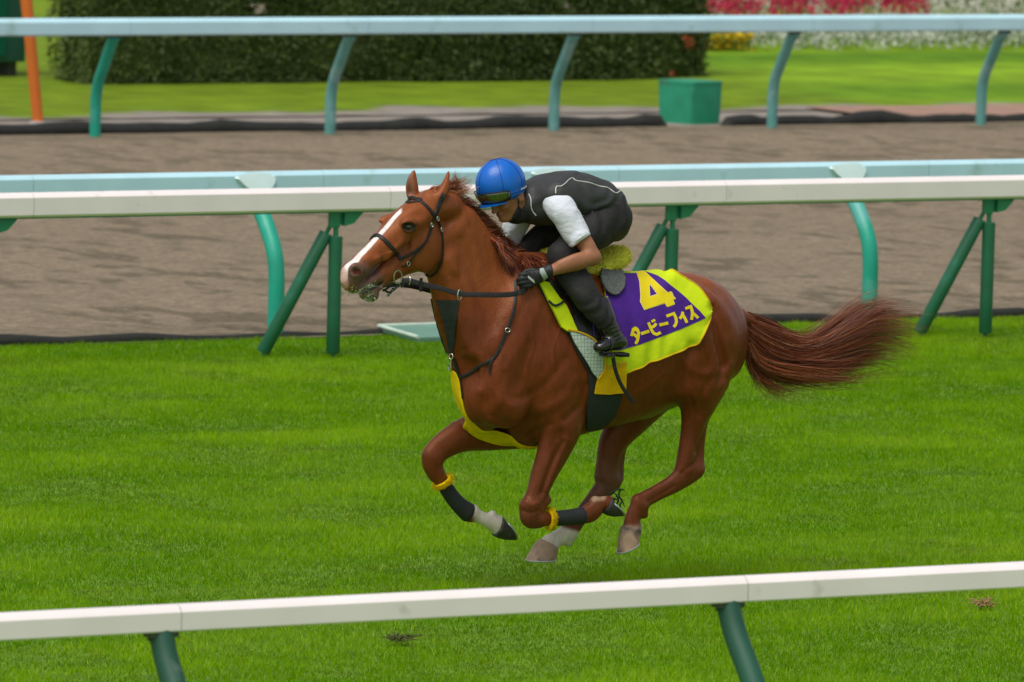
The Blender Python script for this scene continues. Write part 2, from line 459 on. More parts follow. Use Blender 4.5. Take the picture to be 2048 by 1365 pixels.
# low teal hatch at the edge of the turf
P0 = ground(757, 653, .05); P1 = ground(836, 676, .03); a_, b_ = ab(P0); a1_, b1_ = ab(P1)
m_hatch = mat('teal_board', (0.13, 0.27, 0.20), 0.6, var=0.12, vscale=4); m_rim = mat('pale_rim', (0.55, 0.66, 0.55), 0.6)
ht = empty('ground_board', AB((a_ + a1_) / 2 + .5, (b_ + b1_) / 2, 0), 'flat teal board with a pale rim lying at the turf edge behind the horse neck', 'board')
A2 = a_ + 1.15; B2 = a1_ + 1.15; zt = .05
top = [AB(a_, b_, zt), AB(A2, b_, zt), AB(B2, b1_, zt - .02), AB(a1_, b1_, zt - .02)]
mb = MB(); V = top + [p - np.array([0, 0, zt - .02]) for p in top]
mb.add(V, [(0, 1, 2, 3), (7, 6, 5, 4)] + [(i, 4 + i, 4 + (i + 1) % 4, (i + 1) % 4) for i in range(4)]); mb.build('panel', m_hatch, ht, smooth=False)
mb = MB()
for i, j in ((0, 1), (3, 0), (1, 2)): mb.tube([top[i] + [0, 0, .004], top[j] + [0, 0, .004]], .013, 8)
mb.build('rim', m_rim, ht)

# ------------------------------------------------------------------ beyond the far rail
# orange pole
m_orange = mat('orange_pole', (0.62, 0.15, 0.012), 0.5, var=0.06, vscale=2)
bp_ = ground(76, 249); ap, bpp = ab(bp_)
pl = empty('marker_pole', bp_, 'leaning orange pole on a pale foot at the left', 'pole')
top = AB(ap - .36, bpp + .1, 3.2)
mb = MB(); mb.tube([bp_ + [0, 0, .02], bp_ * .5 + top * .5, top], [.053, .058, .06], 18); mb.build('shaft', m_orange, pl)
mb = MB(); mb.tube([bp_ + [0, 0, -.01], bp_ + [0, 0, .03]], [.09, .085], 16); mb.build('foot', mat('pole_foot', (.45, .43, .40), .8), pl)

# green cabinet
mc1 = mat('cabinet_green', (0.02, 0.10, 0.062), 0.55, var=0.15, vscale=2); mc2 = mat('cabinet_dark', (0.0, 0.115, 0.062), 0.5, var=0.1)
cb = ground(-20, 158); ac, bc2 = ab(cb)
cbn = empty('cabinet', cb, 'dark green equipment cabinet behind the orange pole', 'cabinet')
a1c = a_on(52, bc2, .5)
mb = MB(); mb.box(AB(a1c - .75, bc2 + .35, .17 + .65), [RDIR, PDIR, (0, 0, 1)], (.75, .35, .65), .015); body_ = mb.build('body', mc1, cbn)
mb = MB(); mb.box(AB(a1c - .75, bc2 - .008, .17 + .66), [RDIR, PDIR, (0, 0, 1)], (.52, .012, .60), .006); mb.build('door', mc2, cbn)
for s in (.1, 1.4):
    mb = MB(); mb.box(AB(a1c - s, bc2 + .3, .085), [RDIR, PDIR, (0, 0, 1)], (.05, .2, .10), .004); mb.build('foot', m_seam, cbn)
mb = MB(); mb.box(AB(a1c - .75, bc2 + .33, 1.50), [RDIR, PDIR, (0, 0, 1)], (.80, .40, .028), .01); mb.build('lid', mc1, cbn)

# green box by the far edging
bx = ground(1385, 251)
m_box = mat('green_plastic', (0.015, 0.28, 0.15), 0.45, var=0.14, vscale=5, dark=((0.09, 0.14, 0.08), 7, 0.60), bump=.1, bscale=6)
th = math.radians(40); e1 = np.array([-math.cos(th), math.sin(th), 0]); e2 = np.array([math.sin(th + .15), math.cos(th + .15), 0])
def frustum(o0, w, d, hgt, k):
    """box from corner o0 along e1*w, e2*d, narrowing by k towards its base"""
    c = o0 + e1 * w / 2 + e2 * d / 2; V = []
    for z, s in ((0, k), (hgt * .25, k + (1 - k) * .3), (hgt * .93, 1), (hgt, .985)):
        for i, (x, y) in enumerate(rrect(w / 2 * s, d / 2 * s, .035 * s, 4)): V.append(c + e1 * x + e2 * y + [0, 0, z])
    n = 20; F = [(r * n + j, r * n + (j + 1) % n, (r + 1) * n + (j + 1) % n, (r + 1) * n + j) for r in range(3) for j in range(n)]
    F += [tuple(range(n))[::-1], tuple(range(3 * n, 4 * n))]; return V, F
gb = empty('plastic_box', bx, 'scuffed green plastic box by the far edging, below the hedge end', 'box')
w_, d_ = .46, .40
o0 = bx.copy()
V, F = frustum(o0, w_, d_, .385, .94); mb = MB(); mb.add(V, F); mb.build('bin_body', m_box, gb)
V, F = frustum(o0 - (e1 + e2) * .003 + [0, 0, .38], w_ + .006, d_ + .006, .045, .99); mb = MB(); mb.add(V, F); mb.build('lid', m_box, gb)
mb = MB(); mb.tube([o0 + e1 * (w_ * .06) + e2 * .012 - (e1 + e2) * .0 + [0, 0, .03], o0 + (e1 + e2) * .002 + [0, 0, .36]], .006, 8); mb.build('corner_bead', m_box, gb)

# leaf shapes used by the hedge and the beds
def leaves(C, N_, size, cols, seed, flat=.6):
    """one small bent leaf (two triangles) per centre"""
    r = np.random.default_rng(seed); n = len(C)
    d1 = r.normal(size=(n, 3)); d1 += N_ * flat; d1 /= np.linalg.norm(d1, axis=1)[:, None]
    d2 = np.cross(d1, r.normal(size=(n, 3))); d2 /= np.linalg.norm(d2, axis=1)[:, None]
    t = np.cross(d1, d2); s = size * r.uniform(.6, 1.3, n)[:, None]
    V = np.stack([C, C + (d2 * .45 + t * .25) * s, C + d2 * 1.1 * s + d1 * .15 * s, C + (d2 * .45 - t * .25) * s], 1).reshape(-1, 3)
    F = np.arange(4 * n).reshape(n, 4)
    return V, F, np.repeat(cols, 4, 0)
m_leaf = mat('hedge_leaf', None, 0.55, spec=0.4, var=0.1, vscale=3, attr='Col', trans=0.12)
m_core = mat('hedge_core', (0.075, 0.110, 0.022), 0.95, var=0.3, vscale=4)
m_petal = mat('petal', None, 0.7, spec=0.2, var=0.05, attr='Col', trans=0.15)
ha0, ha1 = a_on(176, B_HEDGE, .2), a_on(1412, B_HEDGE, .2); HD, HH = .9, 2.1
hd = empty('hedge', AB((ha0 + ha1) / 2, B_HEDGE + HD / 2, 0), 'tall dark clipped hedge behind the far rail', 'hedge')
mb = MB(); c_ = AB((ha0 + ha1) / 2, B_HEDGE + HD / 2, HH / 2)
mb.box(c_, [RDIR, PDIR, (0, 0, 1)], ((ha1 - ha0) / 2 - .10, HD / 2 - .10, HH / 2 - .06), .12); mb.build('branches', m_core, hd)
def box_pts(n, a0, a1, b0, b1, z1, r, seed=1):
    """points on the front, top, ends of a block, bulged by noise"""
    fr = (a1 - a0) * z1; tp = (a1 - a0) * (b1 - b0); en = (b1 - b0) * z1 * 2
    u = r.random(n) * (fr * 1.0 + tp * .5 + en)
    x, y = r.random(n), r.random(n); P = np.zeros((n, 3)); N_ = np.zeros((n, 3))
    f = u < fr; t = (~f) & (u < fr + tp * .5); e = ~(f | t)
    A_ = a0 + (a1 - a0) * x; Z_ = z1 * y
    bul = (fbm(A_ * 1.2, Z_ * 1.6, seed, 4) - .5) * .24
    dep = r.random(n) ** 1.5 * .14
    a = np.where(e, np.where(x < .5, a0 - bul + dep, a1 + bul - dep), A_)
    b = np.where(e, b0 + (b1 - b0) * ((x * 2) % 1), np.where(f, b0 - bul + dep, b0 + (b1 - b0) * y))
    z = np.where(t, z1 + bul * .5 - dep, Z_)
    P = a[:, None] * RDIR + b[:, None] * PDIR; P[:, 2] = z
    N_[f] = -PDIR; N_[t] = (0, 0, 1); N_[e] = RDIR
    return P, N_, a, b, z
r_ = np.random.default_rng(5)
P, N_, a, b, z = box_pts(95000, ha0, ha1, B_HEDGE, B_HEDGE + HD, HH, r_)
n1 = fbm(a * .9, z * 1.3, 77, 4); n2 = fbm(a * 5, z * 5, 78, 3)
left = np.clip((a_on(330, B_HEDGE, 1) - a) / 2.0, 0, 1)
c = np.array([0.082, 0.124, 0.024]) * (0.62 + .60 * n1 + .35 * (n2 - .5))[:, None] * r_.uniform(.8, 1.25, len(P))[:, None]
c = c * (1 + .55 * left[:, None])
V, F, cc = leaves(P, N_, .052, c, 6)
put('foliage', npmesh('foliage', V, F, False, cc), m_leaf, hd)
# a few blossoms in it
spots = [(520, 17, .05, (.5, .42, .33)), (514, 24, .035, (.45, .4, .3)), (1375, 78, .05, (.42, .09, .03)), (1380, 92, .035, (.38, .08, .03)), (1346, 147, .035, (.4, .10, .04)), (1133, 12, .03, (.35, .3, .25))]
for x, y, s, cl in spots:
    q = CPOS + ray(x, y) * ((B_HEDGE - .09 - CPOS @ PDIR) / (ray(x, y) @ PDIR))
    Q = q + r_.normal(size=(26, 3)) * s * .5
    V, F, cc = leaves(Q, np.tile(-PDIR, (26, 1)), s * .8, np.tile(cl, (26, 1)) * r_.uniform(.7, 1.2, 26)[:, None], 9)
    put('blossom', npmesh('blossom', V, F, False, cc), m_petal, hd)

# flower beds: countless small blooms over low leaves
def bed(name, label, a0, a1, b0, b1, h0, colf, n, seed, zf):
    r = np.random.default_rng(seed); a = r.uniform(a0, a1, n); b = r.uniform(b0, b1, n)
    keep = np.ones(n, bool)
    hh = h0 * (.55 + .7 * fbm(a * 1.6, b * 1.6, seed, 3))
    z = zf(a, b) + hh * (1 - .85 * r.random(n) ** 2.2)
    P = a[:, None] * RDIR + b[:, None] * PDIR; P[:, 2] = z
    c = colf(a, b, z, r, hh)
    V, F, cc = leaves(P, np.tile((0, -.3, .8), (n, 1)), .060, c, seed + 1, .9)
    o = put(name, npmesh(name, V, F, False, cc), m_petal); tag(o, label, 'flower bed', kind='stuff'); return o
def mixcol(base, grn, p):
    def f(a, b, z, r, hh):
        n = len(a); k = (r.random(n) < p * (.6 + .8 * fbm(a * 2.5, b * 2.5, 51, 3)))[:, None]
        return np.where(k, np.array(base) * r.uniform(.75, 1.1, n)[:, None], np.array(grn) * r.uniform(.5, 1.4, n)[:, None])
    return f
fa0, fa1 = a_on(1380, B_FLOWER, 0), a_on(2100, B_FLOWER, 0) + 9
b1f, b2f, b3f = b_up(78, .1), b_up(40, .1), b_up(-25, .1)
bed('white_flower_bed', 'low bed of white flowers at the lawn edge behind the far rail', a_on(1508, B_FLOWER, 0), fa1, B_FLOWER, b1f, .26, mixcol((.62, .64, .55), (.10, .19, .05), .62), 26000, 31, lawn_z)
bed('yellow_flower_bed', 'small patch of yellow flowers beside the hedge end', a_on(1425, B_FLOWER, 0), a_on(1512, B_FLOWER, 0), B_FLOWER - .0, b1f - .6, .22, mixcol((.72, .50, .02), (.12, .20, .03), .65), 5000, 41, lawn_z)
_rf = mixcol((.50, .020, .075), (.09, .08, .03), .85); _wf = mixcol((.62, .60, .52), (.12, .19, .05), .7)
def redcol(a, b, z, r, hh):
    k = np.ones(len(a), bool)
    for cx in (1400, 1480, 1590, 1702, 1815):
        ac_ = a_on(cx, b1f, .3); k &= ((a - ac_ - (b - b1f) * .60) / .36) ** 2 + ((b - b1f - .9) / 1.7) ** 2 + r.normal(size=len(a)) * .10 > 1
    return np.where(k[:, None], _wf(a, b, z, r, hh), _rf(a, b, z, r, hh))
bed('red_flower_bed', 'bed of crimson flowers behind the white ones', fa0, fa1, b1f + .1, b2f, .42, redcol, 26000, 51, lawn_z)
bed('pale_flower_bed', 'bed of pale flowers behind the crimson ones at the top edge', fa0, fa1 + 4, b2f + .2, b3f, .42, mixcol((.60, .60, .52), (.12, .2, .06), .55), 30000, 61, lawn_z)
bed('golden_flower_bed', 'golden flowers at the upper right corner', a_on(2010, b2f, 0), a_on(2100, b2f, 0) + 4, b2f - .7, b2f + 1.2, .56, mixcol((.80, .55, .02), (.12, .2, .05), .8), 9000, 71, lawn_z)

# ------------------------------------------------------------------ grass of the turf course: blades
m_blade = mat('grass_blade', None, 0.9, spec=0.0, var=0.05, attr='Col', trans=0.3)
def smst_(x, a, b): t = np.clip((x - a) / (b - a), 0, 1); return t * t * (3 - 2 * t)
def blades(name, label, d0, d1, dens, hgt, seed, bmax):
    r = np.random.default_rng(seed)
    A_ = (d1 - d0) * (2 * (.0683 * (d0 + d1) / 2) + 4.0); n = int(A_ * dens)
    d = r.uniform(d0, d1, int(n * 1.35)); hw = .0683 * d + 2.0; hwm = .0683 * d1 + 2.0
    x = r.uniform(-1, 1, len(d)) * hwm; k = np.abs(x) < hw; x, y = x[k], d[k]
    a = x * CA + y * SA; b = -x * SA + y * CA; k = b < bmax; a, b, x, y = a[k], b[k], x[k], y[k]
    n = len(x)
    st = fbm(a * .55, b * 1.25, 91, 4); fine = fbm(a * 4, b * 4, 92, 3); clump = fbm(a * 11, b * 11, 95, 2)
    hh = hgt * (.55 + .55 * st + .35 * (fine - .5) + .5 * (clump - .5)) * r.uniform(.6, 1.25, n)
    ln = r.normal(size=(n, 2)) * .45; wv = r.uniform(0, math.pi, n); bw_ = r.uniform(.0015, .0031, n)
    B0 = np.stack([x - np.cos(wv) * bw_, y - np.sin(wv) * bw_, np.full(n, -.002)], 1)
    B1 = np.stack([x + np.cos(wv) * bw_, y + np.sin(wv) * bw_, np.full(n, -.002)], 1)
    T = np.stack([x + ln[:, 0] * hh, y + ln[:, 1] * hh, hh], 1)
    V = np.stack([B0, B1, T], 1).reshape(-1, 3); F = np.arange(3 * n).reshape(n, 3)
    g1 = np.array([0.130, 0.305, 0.0008]); g2 = np.array([0.275, 0.475, 0.008]); g3 = np.array([.40, .50, .05])
    t = np.clip(.30 + 2.0 * (st - .45) + .9 * (fine - .5) + r.normal(size=n) * .07, 0, 1)[:, None]
    c = g1 * (1 - t) + g2 * t
    pale = smst_(fbm(a * .8, b * 1.3, 131, 4), .56, .68)[:, None]; c = c * (1 - .2 * pale) + np.array([.33, .46, .04]) * .2 * pale
    wet = smst_(fbm(a * 2.0, b * 1.8, 141, 3), .56, .68); hh = hh * (1 - .35 * wet) ; c = c * (1 - .26 * wet[:, None])
    T[:, 2] = hh; V = np.stack([B0, B1, T], 1).reshape(-1, 3)
    dry = (r.random(n) < .035 + .05 * (st > .6))[:, None]; c = np.where(dry, g3, c)
    c3 = np.repeat(c, 3, 0); 
    o = put(name, npmesh(name, V, F, False, c3), m_blade, org=(0, (d0 + d1) / 2, 0)); return tag(o, label, 'grass', kind='stuff')
blades('grass', 'bright mown turf under and around the galloping horse', 32.5, 53.5, 4600, .037, 3, B_TURF + .02)
# torn-up divots lying on the grass
m_divot = mat('dry_divot', (0.30, 0.20, 0.07), 0.95, var=0.4, vscale=30); m_divot2 = mat('dark_divot', (0.085, 0.10, 0.02), 0.95, var=0.4, vscale=30)
for (x, y, s, mm, lb) in ((1968, 1210, .024, m_divot, 'small dry tan divot on the grass at the lower right'), (795, 1279, .026, m_divot2, 'dark torn divot on the grass below the near rail')):
    q = ground(x, y, .03); mb = MB(); rr = random.Random(int(x))
    bm = bmesh.new(); bmesh.ops.create_icosphere(bm, subdivisions=3, radius=1)
    mb.add([q + np.array([v.co.x * s * 1.5, v.co.y * s * 1.6, v.co.z * s * .22]) * (1 + .25 * math.sin(v.co.x * 7 + v.co.y * 5)) for v in bm.verts], [[v.index for v in f.verts] for f in bm.faces]); bm.free()
    for i in range(60):
        p = q + np.array([rr.gauss(0, s * .65), rr.gauss(0, s * .8), abs(rr.gauss(0, s * .25))]); e = p + np.array([rr.gauss(0, .03), rr.gauss(0, .03), rr.gauss(.005, .012)])
        mb.tube([p, (p + e) / 2 + [0, 0, .006], e], [.003, .004, .0015], 5)
    tag(mb.build('divot', mm), lb, 'divot')
# ------------------------------------------------------------------ organic shapes: distance field -> surface net
class Field:
    def __init__(s, lo, hi, h):
        s.lo = np.array(lo, float); s.h = h
        s.n = np.ceil((np.array(hi) - s.lo) / h).astype(int) + 1
        s.D = np.full(s.n, .09, np.float32)
        s.ax = [(s.lo[i] + np.arange(s.n[i]) * h).astype(np.float32) for i in range(3)]
    def box(s, mn, mx):
        i0 = np.maximum(0, np.floor((mn - s.lo) / s.h).astype(int)); i1 = np.minimum(s.n, np.ceil((mx - s.lo) / s.h).astype(int) + 1)
        return i0, i1
    def grids(s, i0, i1):
        return np.meshgrid(*[s.ax[k][i0[k]:i1[k]] for k in range(3)], indexing='ij', sparse=True)
    def comb(s, i0, i1, d, k, op):
        sl = tuple(slice(a, b) for a, b in zip(i0, i1)); a = s.D[sl]
        if op == '-': a = -a
        if op == '&': a = -a; d = -d
        if k > 0:
            hh = np.maximum(k - np.abs(a - d), 0); r = np.minimum(a, d) - hh * hh / (4 * k)
        else: r = np.minimum(a, d)
        s.D[sl] = r if op == '+' else -r
        # '-' : max(a,-d) = -min(-a,d)
    @staticmethod
    def ellseg(p, a, b, ra, rb, Wx):
        """distance to a tapered segment with elliptic section; ra=(n,w)"""
        ab_ = b - a; L2 = float(ab_ @ ab_) + 1e-12; T = ab_ / math.sqrt(L2)
        N_ = np.cross(T, Wx); N_ /= np.linalg.norm(N_); Wp = np.cross(N_, T)
        x, y, z = p[0] - a[0], p[1] - a[1], p[2] - a[2]
        t = np.clip((x * ab_[0] + y * ab_[1] + z * ab_[2]) / L2, 0, 1)
        dx, dy, dz = x - t * ab_[0], y - t * ab_[1], z - t * ab_[2]
        rn = ra[0] + (rb[0] - ra[0]) * t; rw = ra[1] + (rb[1] - ra[1]) * t
        n = dx * N_[0] + dy * N_[1] + dz * N_[2]; w = dx * Wp[0] + dy * Wp[1] + dz * Wp[2]; c = dx * T[0] + dy * T[1] + dz * T[2]
        rc = np.minimum(rn, rw)
        k0 = np.sqrt((n / rn) ** 2 + (w / rw) ** 2 + (c / rc) ** 2); k1 = np.sqrt((n / rn ** 2) ** 2 + (w / rw ** 2) ** 2 + (c / rc ** 2) ** 2)
        return np.where(k1 > 1e-4, k0 * (k0 - 1) / (k1 + 1e-9), -rc).astype(np.float32)
    def chain(s, st, k=.03, op='+', Wx=(0, 1, 0), n=5):
        """st rows: x,y,z, rn, rw"""
        Q = crom(np.asarray(st, float), n); Wx = np.asarray(Wx, float); m = k + 3 * s.h
        R = np.maximum(Q[:, 3:5], .0015); r = R.max(1)[:, None]
        i0, i1 = s.box((Q[:, :3] - r).min(0) - m, (Q[:, :3] + r).max(0) + m)
        if (i1 <= i0).any(): return
        d = np.full(tuple(i1 - i0), .09, np.float32)
        for j in range(len(Q) - 1):
            a, b = Q[j, :3], Q[j + 1, :3]
            if np.linalg.norm(b - a) < 1e-6: continue
            rr = max(r[j, 0], r[j + 1, 0]); mn = np.minimum(a, b) - rr - m; mx = np.maximum(a, b) + rr + m
            j0, j1 = s.box(mn, mx); j0 = np.maximum(j0, i0); j1 = np.minimum(j1, i1)
            if (j1 <= j0).any(): continue
            v = s.ellseg(s.grids(j0, j1), a, b, R[j], R[j + 1], Wx)
            sl = tuple(slice(p, q) for p, q in zip(j0 - i0, j1 - i0)); d[sl] = np.minimum(d[sl], v)
        s.comb(i0, i1, d, k, op)
    def ell(s, c, r, k=.03, op='+', ax=None):
        c = np.asarray(c, float); r = np.asarray(r, float); A = np.eye(3) if ax is None else np.asarray(ax, float); m = r.max() + k + 3 * s.h
        i0, i1 = s.box(c - m, c + m)
        if (i1 <= i0).any(): return
        X, Y, Z = s.grids(i0, i1); x, y, z = X - c[0], Y - c[1], Z - c[2]
        q = [x * A[i][0] + y * A[i][1] + z * A[i][2] for i in range(3)]
        k0 = np.sqrt(sum((q[i] / r[i]) ** 2 for i in range(3))); k1 = np.sqrt(sum((q[i] / r[i] ** 2) ** 2 for i in range(3)))
        d = np.where(k1 > 1e-4, k0 * (k0 - 1) / (k1 + 1e-9), -r.min()).astype(np.float32)
        s.comb(i0, i1, d, k, op)
    def half(s, c, nrm, k=0.0):
        """keep the side the normal points away from"""
        c = np.asarray(c, float); nrm = np.asarray(nrm, float) / np.linalg.norm(nrm)
        X, Y, Z = s.grids([0, 0, 0], s.n)
        d = ((X - c[0]) * nrm[0] + (Y - c[1]) * nrm[1] + (Z - c[2]) * nrm[2]).astype(np.float32) + 0 * s.D
        s.comb(np.zeros(3, int), s.n, d, k, '&')
    def warp(s, f):
        X, Y, Z = s.grids([0, 0, 0], s.n); msk = np.abs(s.D) < .04
        idx = np.nonzero(msk); s.D[idx] += f(s.ax[0][idx[0]], s.ax[1][idx[1]], s.ax[2][idx[2]]).astype(np.float32)
    def mesh(s, smooth=2):
        D = s.D; S_ = D < 0
        c = np.zeros(tuple(np.array(D.shape) - 1), np.int8)
        offs = [(i, j, k) for i in (0, 1) for j in (0, 1) for k in (0, 1)]
        sh = c.shape
        for o in offs: c += S_[o[0]:o[0] + sh[0], o[1]:o[1] + sh[1], o[2]:o[2] + sh[2]]
        idx = np.nonzero((c > 0) & (c < 8)); idn = np.full(sh, -1, np.int32); idn[idx] = np.arange(len(idx[0]))
        I = np.stack(idx, 1); val = {o: D[I[:, 0] + o[0], I[:, 1] + o[1], I[:, 2] + o[2]] for o in offs}
        acc = np.zeros((len(I), 3)); cnt = np.zeros(len(I))
        for o in offs:
            for ax in range(3):
                if o[ax]: continue
                p = list(o); p[ax] = 1; p = tuple(p); a, b = val[o], val[p]; m = (a < 0) != (b < 0)
                t = np.where(m, a / np.where(m, a - b, 1), 0); q = np.tile(np.array(o, float), (len(I), 1)); q[:, ax] = t
                acc += q * m[:, None]; cnt += m
        V = s.lo + (I + acc / cnt[:, None]) * s.h; F = []
        for ax in range(3):
            u, v = (ax + 1) % 3, (ax + 2) % 3
            a = [slice(None)] * 3; b = [slice(None)] * 3; a[ax] = slice(0, -1); b[ax] = slice(1, None)
            for q in (u, v): a[q] = slice(1, -1); b[q] = slice(1, -1)
            sa, sb = S_[tuple(a)], S_[tuple(b)]; e = np.nonzero(sa != sb); E = np.stack(e, 1)
            E[:, u] += 1; E[:, v] += 1
            def cell(du, dv):
                Q = E.copy(); Q[:, u] -= du; Q[:, v] -= dv; return idn[Q[:, 0], Q[:, 1], Q[:, 2]]
            f = np.stack([cell(1, 1), cell(0, 1), cell(0, 0), cell(1, 0)], 1); fl = ~sa[e]
            f[fl] = f[fl][:, ::-1]; F.append(f)
        F = np.vstack(F); F = F[(F >= 0).all(1)]
        for _ in range(smooth):
            acc = np.zeros_like(V); cn = np.zeros(len(V))
            for i in range(4):
                p, q = F[:, i], F[:, (i + 1) % 4]
                for ax in range(3): acc[:, ax] += np.bincount(p, V[q, ax], len(V)) + np.bincount(q, V[p, ax], len(V))
                cn += np.bincount(p, minlength=len(V)) + np.bincount(q, minlength=len(V))
            V = V * .5 + .5 * acc / np.maximum(cn, 1)[:, None]
        return V, F
def vnormals(V, F):
    n = np.cross(V[F[:, 2]] - V[F[:, 0]], V[F[:, 3]] - V[F[:, 1]]); N_ = np.zeros_like(V)
    for i in range(4):
        for ax in range(3): N_[:, ax] += np.bincount(F[:, i], n[:, ax], len(V))
    return N_ / (np.linalg.norm(N_, axis=1)[:, None] + 1e-12)
def st(*rows):
    """rows (px,py,w, rn_px, rw_m) -> local stations"""
    return np.array([[*H(r[0], r[1], r[2]), r[3] / PXM, r[4]] for r in rows])
def bvh_of(V, F): return BVHTree.FromPolygons([tuple(v) for v in V], [tuple(int(i) for i in f) for f in F])

# ------------------------------------------------------------------ the horse
HF = Field((-1.2, -.42, -.02), (1.50, .46, 2.14), .0062)
def pair(rows):
    """rows (top px,py, bottom px,py, half width m)"""
    return np.array([[*((H(a, b) + H(c, d)) / 2), np.linalg.norm(H(a, b) - H(c, d)) / 2, w] for a, b, c, d, w in rows])
HF.chain(pair([(1440, 632, 1444, 738, .12), (1424, 596, 1424, 778, .18), (1395, 560, 1390, 796, .235), (1350, 543, 1350, 795, .25), (1290, 548, 1290, 828, .265),
               (1225, 548, 1235, 850, .275), (1160, 540, 1175, 866, .265), (1100, 522, 1120, 884, .24), (1045, 512, 1062, 893, .205), (1005, 545, 1020, 880, .18), (975, 620, 985, 850, .13)]), k=.0)
# neck
HF.chain(pair([(898, 394, 886, 545, .070), (932, 430, 895, 585, .070), (962, 468, 908, 640, .080), (990, 502, 922, 700, .10), (1032, 522, 938, 755, .13), (1090, 537, 965, 810, .16)]), k=.05)
# crest
HF.chain(st((900, 402, 0, 14, .035), (934, 438, 0, 15, .035), (962, 474, 0, 16, .04), (992, 510, 0, 22, .05), (1035, 530, 0, 24, .06), (1100, 535, 0, 26, .08)), k=.05)
# throat and jugular groove, braces of the neck
for s in (1, -1):
    HF.chain(st((895, 520, .045 * s, 22, .045), (925, 610, .065 * s, 28, .05), (962, 690, .10 * s, 40, .06)), k=.05)
    HF.chain(st((912, 560, .112 * s, 5, .012), (930, 650, .145 * s, 7, .016), (945, 720, .18 * s, 7, .016)), k=.05, op='-')
    # shoulder blade, point of shoulder, arm
    HF.chain(st((1082, 565, .115 * s, 36, .05), (1056, 640, .150 * s, 50, .055), (1015, 730, .168 * s, 52, .06), (988, 790, .165 * s, 40, .065)), k=.085)
    HF.ell(H(1105, 745, .17 * s), (.16, .07, .19), k=.07)
    HF.ell(H(962, 800, .08 * s), (.085, .075, .12), k=.05)
    HF.ell(H(1010, 810, .16 * s), (.13, .07, .12), k=.05)
    # haunch
    HF.chain(st((1335, 575, .15 * s, 38, .06), (1390, 640, .19 * s, 62, .085), (1405, 720, .19 * s, 70, .09), (1385, 775, .18 * s, 50, .08)), k=.06)
    HF.chain(st((1428, 625, .12 * s, 32, .07), (1444, 690, .14 * s, 30, .07), (1430, 755, .14 * s, 26, .06), (1408, 812, .135 * s, 20, .05)), k=.05)
    HF.chain(st((1462, 665, .06 * s, 22, .05), (1458, 728, .075 * s, 20, .05)), k=.05)
# grooves that draw the muscles: shallow, wide
def groove(s, rows, d=.018, k=.06):
    """rows (px,py,w): w is just outside the skin there"""
    HF.chain(st(*[(x, y, w * s, r, r / PXM) for x, y, w, r in rows]), k=k, op='-')
for s in (1, -1):
    groove(s, [(1130, 600, .285, 4), (1150, 700, .295, 8), (1172, 790, .29, 9), (1180, 845, .26, 8)])
    groove(s, [(1425, 620, .262, 4), (1436, 680, .265, 7), (1446, 735, .25, 6), (1425, 790, .235, 4)], k=.05)
    groove(s, [(1395, 700, .305, 4), (1374, 740, .30, 7), (1352, 790, .26, 8)])
    groove(s, [(1095, 640, .262, 4), (1062, 720, .27, 7), (1030, 790, .262, 5)])
    groove(s, [(1095, 800, .285, 4), (1130, 830, .28, 6), (1165, 835, .27, 4)])
    groove(s, [(990, 690, .225, 6), (975, 750, .21, 8), (985, 820, .205, 7), (1005, 860, .19, 5)], k=.05)
HF.chain(st((940, 690, 0, 32, .08), (938, 745, 0, 32, .10), (946, 790, 0, 32, .11), (968, 832, 0, 30, .11)), k=.05)
HF.chain(st((896, 740, 0, 5, .012), (900, 790, 0, 7, .016), (918, 840, 0, 6, .014)), k=.05, op='-')

# near foreleg (left): forearm down to a folded knee, cannon swept back
zN = .15
HF.chain(st((1110, 800, .15, 58, .08), (1122, 850, .155, 47, .075), (1108, 900, zN, 36, .062), (1087, 950, zN, 28, .052), (1072, 992, zN, 23, .044), (1062, 1015, zN, 24, .045)), k=.04)
HF.chain(st((1060, 1012, zN, 23, .043), (1062, 1034, zN, 23, .042), (1078, 1040, zN, 17, .036)), k=.02)
HF.chain(st((1074, 1038, zN, 17, .033), (1100, 1038, zN, 14, .026), (1130, 1036, zN, 14, .026), (1160, 1033, zN, 16, .028), (1180, 1026, zN, 20, .033), (1192, 1018, zN, 18, .03)), k=.015)
HF.chain(st((1188, 1018, zN, 16, .029), (1202, 1008, zN, 14, .028), (1216, 1008, zN, 17, .035)), k=.015)
HF.ell(H(1190, 1001, zN), (.022, .022, .022), k=.02)
HF.chain(st((1124, 870, .238, 5, .0125), (1102, 930, .215, 5, .0125), (1084, 985, .20, 4, .01)), k=.035, op='-')
HF.chain(st((1092, 1000, zN, 11, .03), (1080, 1018, zN, 10, .03)), k=.02)
# far foreleg (right): reaching forward, knee bent, cannon hanging back
zF = -.13
HF.chain(st((1030, 850, -.12, 50, .085), (985, 862, zF, 40, .075), (935, 868, zF, 35, .062), (900, 884, zF, 29, .052), (875, 902, zF, 26, .045), (866, 916, zF, 24, .043)), k=.04)
HF.chain(st((866, 912, zF, 23, .042), (865, 930, zF, 21, .04), (874, 950, zF, 18, .034)), k=.02)
HF.chain(st((872, 946, zF, 17, .032), (890, 973, zF, 14, .026), (908, 998, zF, 14, .026), (928, 1018, zF, 16, .028), (942, 1027, zF, 19, .033)), k=.015)
HF.chain(st((942, 1027, zF, 16, .03), (962, 1036, zF, 13, .027), (985, 1046, zF, 17, .033), (996, 1051, zF, 20, .037)), k=.015)
HF.ell(H(985, 1028, zF), (.018, .02, .018), k=.015)
